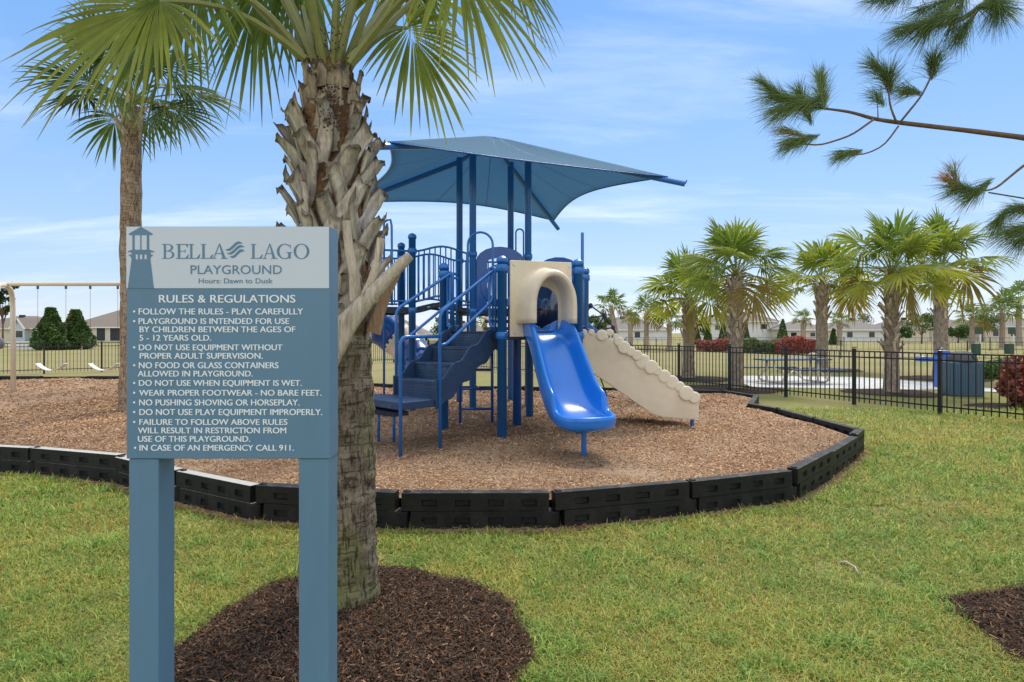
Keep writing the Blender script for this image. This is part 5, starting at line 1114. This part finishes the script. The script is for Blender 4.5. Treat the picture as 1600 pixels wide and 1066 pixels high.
for i, a in enumerate(((1215, 150, 3.3, (-1, -.25), 420, .17, .7, tt, .28), (1225, 172, 3.28, (-1, .3), 380, .17, .65, tt, .25), (1195, 130, 3.3, (-.8, -.7), 200, .14, .5, tt, .2), (1282, 125, 3.3, (.1, -1), 420, .16, .55, tt, .2), (1250, 150, 3.32, (-.4, -.8), 260, .14, .7, tt, .18), (1240, 222, 3.25, (-1, .3), 330, .14, .55, tt, .16), (1230, 205, 3.25, (-.8, -.3), 130, .11, .6, (1.5, 1, .8), .1),
        (1320, 240, 3.36, (-1, .15), 220, .12, .55, tt, .1), (1388, 120, 3.34, (-.3, -1), 330, .16, .9, tt, .1), (1370, 105, 3.34, (-.8, -.6), 180, .16, .6, tt, .1), (1370, 150, 3.28, (-.5, -.4), 130, .12, .9, tt, .08), (1458, 98, 3.4, (.1, -1), 330, .15, .9, tt, .1), (1420, 142, 3.4, (-1, -.2), 170, .13, .7, tt, .08),
        (1420, 44, 3.2, (-1, .2), 380, .17, .7, dk, .25), (1450, 46, 3.2, (-.6, .8), 300, .16, .7, dk, .3), (1490, 38, 3.22, (-.5, .9), 300, .15, .7, dk, .3), (1500, 54, 3.2, (-.6, .8), 260, .14, .7, dk, .15), (1562, 14, 3.2, (.4, .3), 420, .16, 1.5, dk, .08), (1400, -8, 3.3, (-.9, .4), 330, .15, .8, dk, .3), (1365, 0, 3.3, (-1, .2), 160, .13, .7, dk, .2), (1440, 15, 3.22, (-.7, .3), 260, .14, .9, dk, .3), (1550, 6, 3.2, (.8, -.2), 200, .15, .8, dk, .1),
        (1500, 294, 3.2, (-1, -.1), 300, .17, .65, tt, .15), (1480, 280, 3.2, (-.8, -.7), 120, .10, .7, (3.0, 1.0, .8), .1), (1525, 300, 3.2, (-.8, .7), 150, .14, .6, tt, .1), (1490, 270, 3.2, (-.2, -1), 80, .12, .5, (1.6, 1, .8), .08),
        (1592, 326, 3.25, (-1, .1), 300, .17, .5, tt, .15), (1588, 360, 3.25, (-1, .25), 300, .17, .6, tt, .15), (1560, 345, 3.25, (-.7, .7), 200, .14, .7, tt, .1), (1600, 372, 3.25, (-.8, .6), 200, .16, .6, dk, .1))):
    tuft(*a, seed=i)
V = np.concatenate(NV); n = len(V)//6; i = np.arange(n)[:, None]*6; F = np.concatenate([i+np.array([[0, 1, 2, 3]]), i+np.array([[3, 2, 4, 5]])], 0)
np_mesh('needles', V, F, K['needle'], np.concatenate(NC), ORG[pine], pine)

# ------------------------------------------------------------------ fences
def fence(name_label, pts, H=1.2, step=.115, closed=False, posts=True, picks=True, rails=(.16, 1.06, 1.19), pr=.0085, post_w=.062):
    pts = [Vector((p[0], p[1], 0)) for p in pts]; root = empty('metal_fence', pts[0], name_label, 'fence')
    for i, p in enumerate(pts):
        d = (pts[min(i+1, len(pts)-1)]-pts[max(i-1, 0)]); mb = MB(); mb.box((p.x, p.y, (H+.05)/2-.02), (post_w, post_w, H+.09), rz=math.atan2(d.y, d.x)); mb.box((p.x, p.y, H+.075), (post_w+.012, post_w+.012, .02), rz=math.atan2(d.y, d.x)); mb.build('post', K['fence'], root)
    for a, b in zip(pts, pts[1:]):
        mb = MB(); d = (b-a).normalized(); L = (b-a).length; rz = math.atan2(d.y, d.x)
        for z in rails: mb.beam(a+d*post_w*.5+UP*(z*H/1.2), b-d*post_w*.5+UP*(z*H/1.2), .028, .028)
        if picks:
            m_ = int(L/step)
            for j in range(1, m_):
                p = a+d*(L*j/m_); mb.box((p.x, p.y, H*.5+.03), (pr*2, pr*2, H-.06), rz=rz)
        mb.build('picket_panel', K['fence'], root)
def subdiv(poly, sp):
    res = [poly[0]]
    for a, b in zip(poly, poly[1:]):
        a, b = Vector(a), Vector(b); m_ = max(1, round((b-a).length/sp)); res += [tuple(a.lerp(b, (j+1)/m_)) for j in range(m_)]
    return res
fence('black picket fence along the right side, from the lawn back behind the ramp', [(9.9, 9.0), (9.15, 10.4), (8.36, 11.75), (7.62, 13.4), (6.83, 15.0), (6.0, 16.6), (5.05, 18.2)]+subdiv([(5.05, 18.2), (.2, 23.8), (-6.2, 32.0)], 1.85)[1:])
fence('black picket fence behind the swings on the left', subdiv([(-24, 19.0), (-18.2, 23.4), (-6.35, 32.3)], 1.75))
DGR = None
fence('low black fence of the far lawn with thin posts, right of the red hedge', subdiv([(16.6, 45), (20.5, 37.5), (40, 32)], 3.6), H=1.05, step=.30, rails=(.12, 1.19), picks=True, pr=.007)
fence('farthest thin black fence before the houses on the right', subdiv([(11, 58), (34, 54), (62, 50)], 4.0), H=1.15, step=.5, rails=(.12, 1.19), pr=.007)
fence('thin black fence section behind the leaning palm', subdiv([(10.5, 56), (16.0, 54.5)], 2.8), H=1.0, step=.5, rails=(.12, 1.19), pr=.007)

# ------------------------------------------------------------------ picnic table, bin, fountain
tb = G(1237, 597); ta = rad(8); tx = Vector((math.cos(ta), math.sin(ta), 0)); ty = Vector((-math.sin(ta), math.cos(ta), 0)); T0 = Vector((8.95, 19.2, 0))
pt_ = empty('picnic_table', T0, 'blue topped picnic table with tan bent legs on the pale paver patio', 'picnic table')
mb = MB(); c = T0+UP*.75; mb.box(c, (2.25, .76, .045), rz=ta); mb.build('table_top', K['table_top'], pt_, bevel=.012)
for s_, ox in ((-1, .45), (1, -.35)):
    mb = MB(); c = T0+ty*(s_*.70)+tx*ox+UP*.46; mb.box(c, (1.75, .26, .04), rz=ta); mb.build('bench_seat', K['table_top'], pt_, bevel=.012)
for e in (-.75, .75):
    mb = MB(); o = T0+tx*e
    mb.tube(fillet([o+ty*-.7+UP*.44, o+ty*-.78+UP*.25, o+ty*-.6+UP*.05, o+ty*.6+UP*.05, o+ty*.78+UP*.25, o+ty*.7+UP*.44], .15), .03, 8)
    for s_ in (-1, 1): mb.tube([o+ty*(s_*.2)+UP*.05, o+ty*(s_*.2)+UP*.73], .03, 8); mb.tube(fillet([o+ty*(s_*.70)+tx*.35*(1 if e < 0 else -1)+UP*.44, o+ty*(s_*.70)+tx*.15*(1 if e < 0 else -1)+UP*.30, o+ty*(s_*.72)+UP*.12], .1), .026, 8)
    mb.build('leg_frame', K['swing'], pt_, smooth=True)
jug = P(1270, 553, 19.1); mb = MB(); mb.lathe((jug.x, jug.y, .775), [(.10, 0), (.125, .02), (.13, .10), (.10, .17), (.05, .19)], 12); o = mb.build('drink_cooler', K['house_cream'], loc=(jug.x, jug.y, .775), smooth=True); tag(o, 'small cream round container standing on the picnic table', 'container')
q = G(1502, 618); bn = empty('trash_bin', (q.x, q.y, 0), 'slate blue trash bin with a grey domed lid behind the fence', 'trash bin')
mb = MB(); brz = rad(-14); hb = .86
mb.box((q.x, q.y, hb/2), (.74, .62, hb), rz=brz); mb.build('body', K['bin'], bn, bevel=.03)
mb = MB(); cx_, sx_ = math.cos(brz), math.sin(brz)
for j in range(14):
    u = -.35+.7*j/13; mb.box((q.x+cx_*u+sx_*.313, q.y+sx_*u-cx_*.313, hb/2), (.022, .014, hb-.08), rz=brz)
mb.build('slats', K['bin'], bn)
mb = MB(); mb.lathe((q.x, q.y, hb), [(.34, 0), (.345, .03), (.30, .14), (.22, .23), (.12, .27), (.02, .28)], 20); mb.build('lid', K['bin_lid'], bn, smooth=True)
mb = MB(); a0 = rad(-60)
rowsx = [[Vector((q.x+ (r+.012)*math.cos(a0+t), q.y+(r+.012)*math.sin(a0+t), hb+z)) for t in (-.35, -.15, .15, .35)] for r, z in ((.332, .05), (.31, .12), (.27, .185))]
mb.grid(rowsx); mb.build('opening', K['fence'], bn, solid=.004)
q = G(1473, 606); fo = empty('drinking_fountain', (q.x, q.y, 0), 'bright blue drinking fountain pillar with an arm to the left', 'drinking fountain')
mb = MB(); mb.box((q.x, q.y, .53), (.32, .30, 1.06)); mb.build('pillar', K['fountain'], fo, bevel=.03)
mb = MB(); mb.box((q.x-.47, q.y-.05, .83), (.62, .28, .13)); mb.build('arm', K['fountain'], fo, bevel=.03)
mb = MB(); mb.lathe((q.x, q.y, 1.061), [(.13, 0), (.14, .015), (.12, .03), (.02, .02)], 16); mb.lathe((q.x-.62, q.y-.05, .896), [(.11, 0), (.12, .012), (.1, .025), (.02, .018)], 16); mb.tube([(q.x-.08, q.y-.05, 1.08), (q.x-.08, q.y-.05, 1.14), (q.x-.04, q.y-.05, 1.16)], .015, 8); mb.build('bowl', K['steel'], fo, smooth=True)
for x, y, l in ((1525, 551, 'dark green waste box on a pole in the far lawn'), (1577, 551, 'second dark green waste box near the right edge')):
    q = G(x, y+4); r0 = empty('pet_waste_station', (q.x, q.y, 0), l, 'waste station'); mb = MB(); mb.box((q.x, q.y, .45), (.42, .4, .75)); mb.build('waste_box', K['greenbox'], r0, bevel=.03); mb = MB(); mb.tube([(q.x+.3, q.y, -.05), (q.x+.3, q.y, 2.0)], .04, 8); mb.build('pole', K['white'], r0); mb = MB(); mb.box((q.x+.12, q.y-.06, 1.75), (.5, .03, .5)); mb.build('sign_plate', K['greenbox'], r0)

# ------------------------------------------------------------------ swing set
sw = empty('swing_set', (-11.0, 13.1, MZ), 'beige arch swing set at the left edge over the wood chips', 'swing set')
bz = 2.66; by_ = 13.1; bxx = (8-800)/FPX*by_
mb = MB(); mb.tube([(-16.2, by_, bz), (-7.5, by_, bz)], .045, 12); mb.build('beam', K['swing'], sw, smooth=True)
for xx in (bxx, -7.55, -15.9):
    for s_ in (-1, 1):
        mb = MB(); ft_ = Vector((xx-.28*s_ - (.22 if s_ > 0 else 0), by_+.85*s_, MZ-.1)); ft_ = Vector((-11.52 + (xx-bxx), by_+.80, MZ-.1)) if s_ > 0 else Vector((-10.55+(xx-bxx), by_-.85, MZ-.1))
        hi_ = Vector((ft_.x, ft_.y-.02*s_, bz-.42)); mb.tube(fillet([ft_, hi_+UP*.32, Vector((xx, by_, bz-.02))], .42, 8), .052, 12); mb.build('leg', K['swing'], sw, smooth=True)
for x in (59, 103, 141, 184):
    X = (x-800)/FPX*by_; mb = MB(); mb.box((X, by_, bz-.075), (.035, .03, .07)); mb.build('hanger', K['chain'], sw)
def swing(x0, x1, label, dip=0, sz=None):
    X0, X1 = (x0-800)/FPX*by_, (x1-800)/FPX*by_; zs_ = sz or .93; r0 = empty('swing_seat_unit', ((X0+X1)/2, by_, bz-.11), None, None); r0.name = 'swing'
    tag(r0, label, 'swing', 'belt swings hanging from the beige swing set')
    mb = MB(); rows = []
    for i in range(13):
        t = i/12; X = X0+(X1-X0)*t; z = zs_-.15*math.sin(math.pi*t)**.8; rows.append([Vector((X, by_-.075, z)), Vector((X, by_+.075, z))])
    mb.grid(rows); mb.build('belt', K['white'], r0, solid=.012)
    for X, xe in ((X0, X0), (X1, X1)):
        mb = MB(); mb.tube([(X, by_, bz-.11), (xe, by_, zs_+.02)], .0035, 6); mb.build('chain', K['chain'], r0)
swing(59, 103, 'white belt swing nearest the beige arch leg'); swing(141, 184, 'white belt swing beside the tall bare palm trunk')
swing(-72, -28, 'belt swing with the seated person, left of the arch leg')
# person on the left swing; only the feet show in the photo
pe_ = empty('person', (-11.65, 12.7, 1.0), 'person swinging at the left edge, black trousers and grey shoes showing', 'person')
def skin_mesh(name, verts, edges, radii, m, sub=2):
    me = bpy.data.meshes.new(name); me.from_pydata([Vector(v)-ORG[pe_] for v in verts], edges, []); o = bpy.data.objects.new(name, me); C.objects.link(o); o.parent = pe_; ORG[o] = ORG[pe_]; me.materials.append(m)
    md = o.modifiers.new('skin', 'SKIN'); 
    sv = me.skin_vertices[0].data if me.skin_vertices else None
    if sv is None:
        bpy.context.view_layer.objects.active = o; bpy.context.view_layer.update(); sv = me.skin_vertices[0].data if me.skin_vertices else None
    if sv:
        for i, r in enumerate(radii): sv[i].radius = (r, r) if not isinstance(r, tuple) else r
        sv[0].use_root = True
    s2 = o.modifiers.new('sub', 'SUBSURF'); s2.levels = sub; s2.render_levels = sub; md.use_smooth_shade = True; return o
hp = Vector((-11.65, 12.75, .92))
J = [hp, hp+Vector((-.12, .02, .25)), hp+Vector((-.22, .03, .48)), hp+Vector((-.25, .0, .60)), hp+Vector((-.27, -.03, .74)),
     hp+Vector((.05, -.09, .0)), Vector((-11.22, 12.58, 1.12)), Vector((-10.82, 12.60, 1.34)), hp+Vector((.05, .09, .0)), Vector((-11.22, 12.86, 1.10)), Vector((-10.92, 12.82, 1.31)),
     hp+Vector((-.22, -.17, .46)), hp+Vector((-.12, -.27, .30)), hp+Vector((-.02, -.30, .52)), hp+Vector((-.22, .20, .46)), hp+Vector((-.12, .30, .30)), hp+Vector((-.02, .32, .52))]
E = [(0, 1), (1, 2), (2, 3), (3, 4), (0, 5), (5, 6), (6, 7), (0, 8), (8, 9), (9, 10), (2, 11), (11, 12), (12, 13), (2, 14), (14, 15), (15, 16)]
skin_mesh('body', J, E, [.12, .12, .13, .055, .10, .085, .06, .045, .085, .06, .045, .055, .04, .032, .055, .04, .032], K['black_cloth'])
for a, off in ((J[7], 0), (J[10], .0)):
    mb = MB(); mb.tube([a+Vector((-.02, 0, -.02)), a+Vector((.03, 0, .0)), a+Vector((.05, 0, .05)), a+Vector((.03, 0, .13)), a+Vector((.0, 0, .19))], [.05, .058, .052, .045, .025], 10); mb.build('shoe', K['shoe'], pe_, smooth=True)
mb = MB(); h0 = J[4]; mb.lathe(h0, [(.02, -.13), (.065, -.10), (.085, -.03), (.09, .03), (.075, .09), (.03, .125)], 14); mb.tube([h0+Vector((.085, 0, .0)), h0+Vector((.11, 0, -.03))], [.012, .016], 6); mb.build('head', K['skin'], pe_, smooth=True)
mb = MB(); mb.lathe(h0+Vector((-.015, 0, .015)), [(.09, -.06), (.098, .02), (.085, .09), (.04, .13), (.01, .135)], 14); mb.build('hair', K['hair'], pe_, smooth=True)
for hnd in (J[13], J[16]):
    mb = MB(); mb.tube([hnd, hnd+Vector((.02, 0, .05)), hnd+Vector((.025, 0, .085))], [.03, .04, .034], 8)
    for f_ in range(4):
        b0 = hnd+Vector((.03, -.025+.017*f_, .08)); mb.tube([b0, b0+Vector((.035, 0, .005)), b0+Vector((.045, 0, -.03)), b0+Vector((.02, 0, -.045))], [.0095, .009, .0085, .007], 6)
    mb.tube([hnd+Vector((.0, .03, .04)), hnd+Vector((.04, .04, .05)), hnd+Vector((.055, .025, .07))], [.011, .01, .008], 6); mb.build('hand', K['skin'], pe_, smooth=True)

# ------------------------------------------------------------------ houses
def house(x0, x1, yeave, yridge, Z, label, wall='house_cream', roof='roof', depth=12, ridge=None, wins=(), garage=False, gables=(), two=False, name='house'):
    X0, X1 = (x0-800)/FPX*Z, (x1-800)/FPX*Z; ez = EYE+(HOR-yeave)/FPX*Z; rz_ = EYE+(HOR-yridge)/FPX*(Z+depth*.5); root = empty(name, ((X0+X1)/2, Z+depth/2, 0), label, 'house')
    mb = MB(); mb.box(((X0+X1)/2, Z+depth/2, ez/2-.05), (X1-X0, depth, ez+.1)); wl = mb.build('wall', K[wall], root)
    o = .5; e = [Vector((X0-o, Z-o, ez+.004)), Vector((X1+o, Z-o, ez+.004)), Vector((X1+o, Z+depth+o, ez+.004)), Vector((X0-o, Z+depth+o, ez+.004))]; hw_ = min(depth/2, (X1-X0)/2*.96)
    r0 = Vector((X0+hw_*.9, Z+depth/2, rz_)); r1 = Vector((X1-hw_*.9, Z+depth/2, rz_)); mb = MB(); mb.add(e+[r0, r1], [(0, 1, 5, 4), (1, 2, 5), (2, 3, 4, 5), (3, 0, 4), (3, 2, 1, 0)]); rf = mb.build('roof', K[roof], root)
    mb = MB(); mb.box(((X0+X1)/2, Z-o-.03, ez-.10), (X1-X0+2*o, .05, .20)); mb.build('fascia', K['trim'], root)
    mb = MB(); mb.box((r0.x+1.5, Z+depth/2-.6, rz_-.05), (.9, .5, .5)); mb.build('roof_vent', K['screen'], rf)
    for (a, b, c, d, kind) in wins:
        A, B_ = X0+(X1-X0)*a, X0+(X1-X0)*b; zc_, zd_ = ez*c, ez*d
        mb = MB(); mb.box(((A+B_)/2, Z-.03, (zc_+zd_)/2), (B_-A+.2, .10, zd_-zc_+.2)); wn = mb.build('door' if kind == 'garage' else 'window', K['trim'], root)
        mb = MB()
        if kind == 'garage':
            for q in range(4): mb.box(((A+B_)/2, Z-.095, zc_+(zd_-zc_)*(q+.5)/4), (B_-A, .03, (zd_-zc_)/4-.05))
            mb.build('door_panel', K['house_white'], wn)
        else: mb.box(((A+B_)/2, Z-.09, (zc_+zd_)/2), (B_-A, .03, zd_-zc_)); mb.build('pane', K['screen' if kind == 'screen' else 'glass'], wn)
    for (a, b, zt) in gables:
        A, B_ = X0+(X1-X0)*a, X0+(X1-X0)*b; mb = MB(); m_ = (A+B_)/2; top_ = ez+zt
        mb.add([(A, Z-1.2, 0), (B_, Z-1.2, 0), (B_, Z-1.2, ez), (m_, Z-1.2, top_), (A, Z-1.2, ez), (A, Z+.5, 0), (B_, Z+.5, 0), (B_, Z+.5, ez), (A, Z+.5, ez)], [(0, 1, 2, 3, 4), (1, 6, 7, 2), (0, 4, 8, 5)]); gb = mb.build('gable', K['house_blue' if wall == 'house_cream' else wall], root)
        mb = MB(); mb.add([(A-.35, Z-1.5, ez-.2), (m_, Z-1.5, top_+.1), (m_, Z+4, top_+.1), (A-.35, Z+4, ez-.2), (B_+.35, Z-1.5, ez-.2), (B_+.35, Z+4, ez-.2)], [(0, 1, 2, 3), (1, 4, 5, 2)]); mb.build('gable_roof', K[roof], gb, solid=.12)
        mb = MB(); mb.beam((A-.3, Z-1.58, ez-.2), (m_, Z-1.58, top_+.08), .06, .3); mb.beam((m_, Z-1.58, top_+.08), (B_+.3, Z-1.58, ez-.2), .06, .3); mb.box((m_, Z-1.23, ez*.55), (2.0, .05, 1.5)); mb.build('gable_trim', K['trim'], gb); mb = MB(); mb.box((m_, Z-1.27, ez*.55), (1.7, .05, 1.25)); mb.build('window_pane', K['glass'], gb)
    return root
house(-60, 64, 513, 494, 112, 'cream house with pale blue gable behind the swing leg', 'house_cream', 'roof', wins=((.9, .97, .3, .8, 'glass'), (.1, .2, .3, .8, 'glass')), gables=((.70, .86, 1.7),))
house(104, 236, 511, 485, 108, 'cream house with dark screened porch beside the tall palm trunk', 'house_cream', 'roof', wins=((.36, .46, .06, .93, 'screen'), (.52, .68, .06, .93, 'screen'), (.76, .84, .35, .8, 'glass')))
house(566, 664, 523, 499, 125, 'low grey roofed house seen through the blue posts', 'house_white', 'roof2', wins=((.3, .4, .3, .8, 'glass'), (.7, .8, .3, .8, 'glass')))
house(668, 772, 521, 503, 125, 'white house behind the stairs and railing', 'house_white', 'roof2', wins=((.3, .4, .3, .8, 'glass'), (.6, .75, .3, .8, 'glass')))
house(925, 1046, 515, 496, 118, 'white house behind the leaning palm and rope net', 'house_white', 'roof2', wins=((.25, .33, .3, .8, 'glass'), (.55, .62, .3, .8, 'glass'), (.8, .9, .0, .8, 'garage')))
house(1086, 1138, 504, 494, 120, 'two storey white house behind the cone shrubs', 'house_white', 'roof', 8, wins=((.2, .35, .6, .85, 'glass'), (.6, .75, .6, .85, 'glass'), (.3, .5, .1, .35, 'glass')))
house(1146, 1216, 502, 488, 118, 'pale house with tall brown roof right of the tallest palm', 'house_white', 'roof', 10, wins=((.2, .32, .6, .85, 'glass'), (.6, .75, .6, .85, 'glass')))
house(1224, 1300, 515, 502, 112, 'cream house with low grey roof above the red hedge', 'house_cream', 'roof2', 10, wins=((.15, .27, .4, .75, 'glass'), (.55, .65, .4, .75, 'glass')))
house(1306, 1392, 515, 499, 112, 'grey roofed white house behind the tiny palms', 'house_white', 'roof2', 11, wins=((.2, .3, .35, .8, 'glass'), (.6, .7, .35, .8, 'glass')))
house(1398, 1452, 512, 498, 112, 'cream house behind the bronze tree', 'house_cream', 'roof2', 9, wins=((.3, .45, .35, .8, 'glass'),))
house(1456, 1534, 511, 496, 116, 'tan house behind the broad palm by the fountain', 'house_cream', 'roof', 11, wins=((.3, .42, .35, .8, 'glass'), (.62, .74, .35, .8, 'glass')))
house(1540, 1650, 510, 494, 112, 'cream house at the right edge behind the distant palms', 'house_cream', 'roof2', 12, wins=((.1, .18, .35, .8, 'glass'), (.35, .45, .35, .8, 'glass')))
q = G(34, 546); mb = MB(); mb.box((q.x, q.y, .35), (2.4, .5, .7)); mb.box((q.x, q.y, .72), (2.5, .6, .05)); o = mb.build('utility_box', K['white'], loc=(q.x, q.y, 0), bevel=.04); tag(o, 'low white box beyond the fence behind the swing leg', 'box')

mb = MB(); mb.tube([G(1308, 884)+UP*.02, G(1322, 886)+UP*.035, G(1336, 893)+UP*.03, G(1342, 902)+UP*.015], [.006, .008, .007, .005], 6); o = mb.build('twig', mat('bare_pale_twig', (.5, .42, .32), .9), loc=G(1322, 890), smooth=True); tag(o, 'pale bent twig lying on the lawn at the right', 'twig')
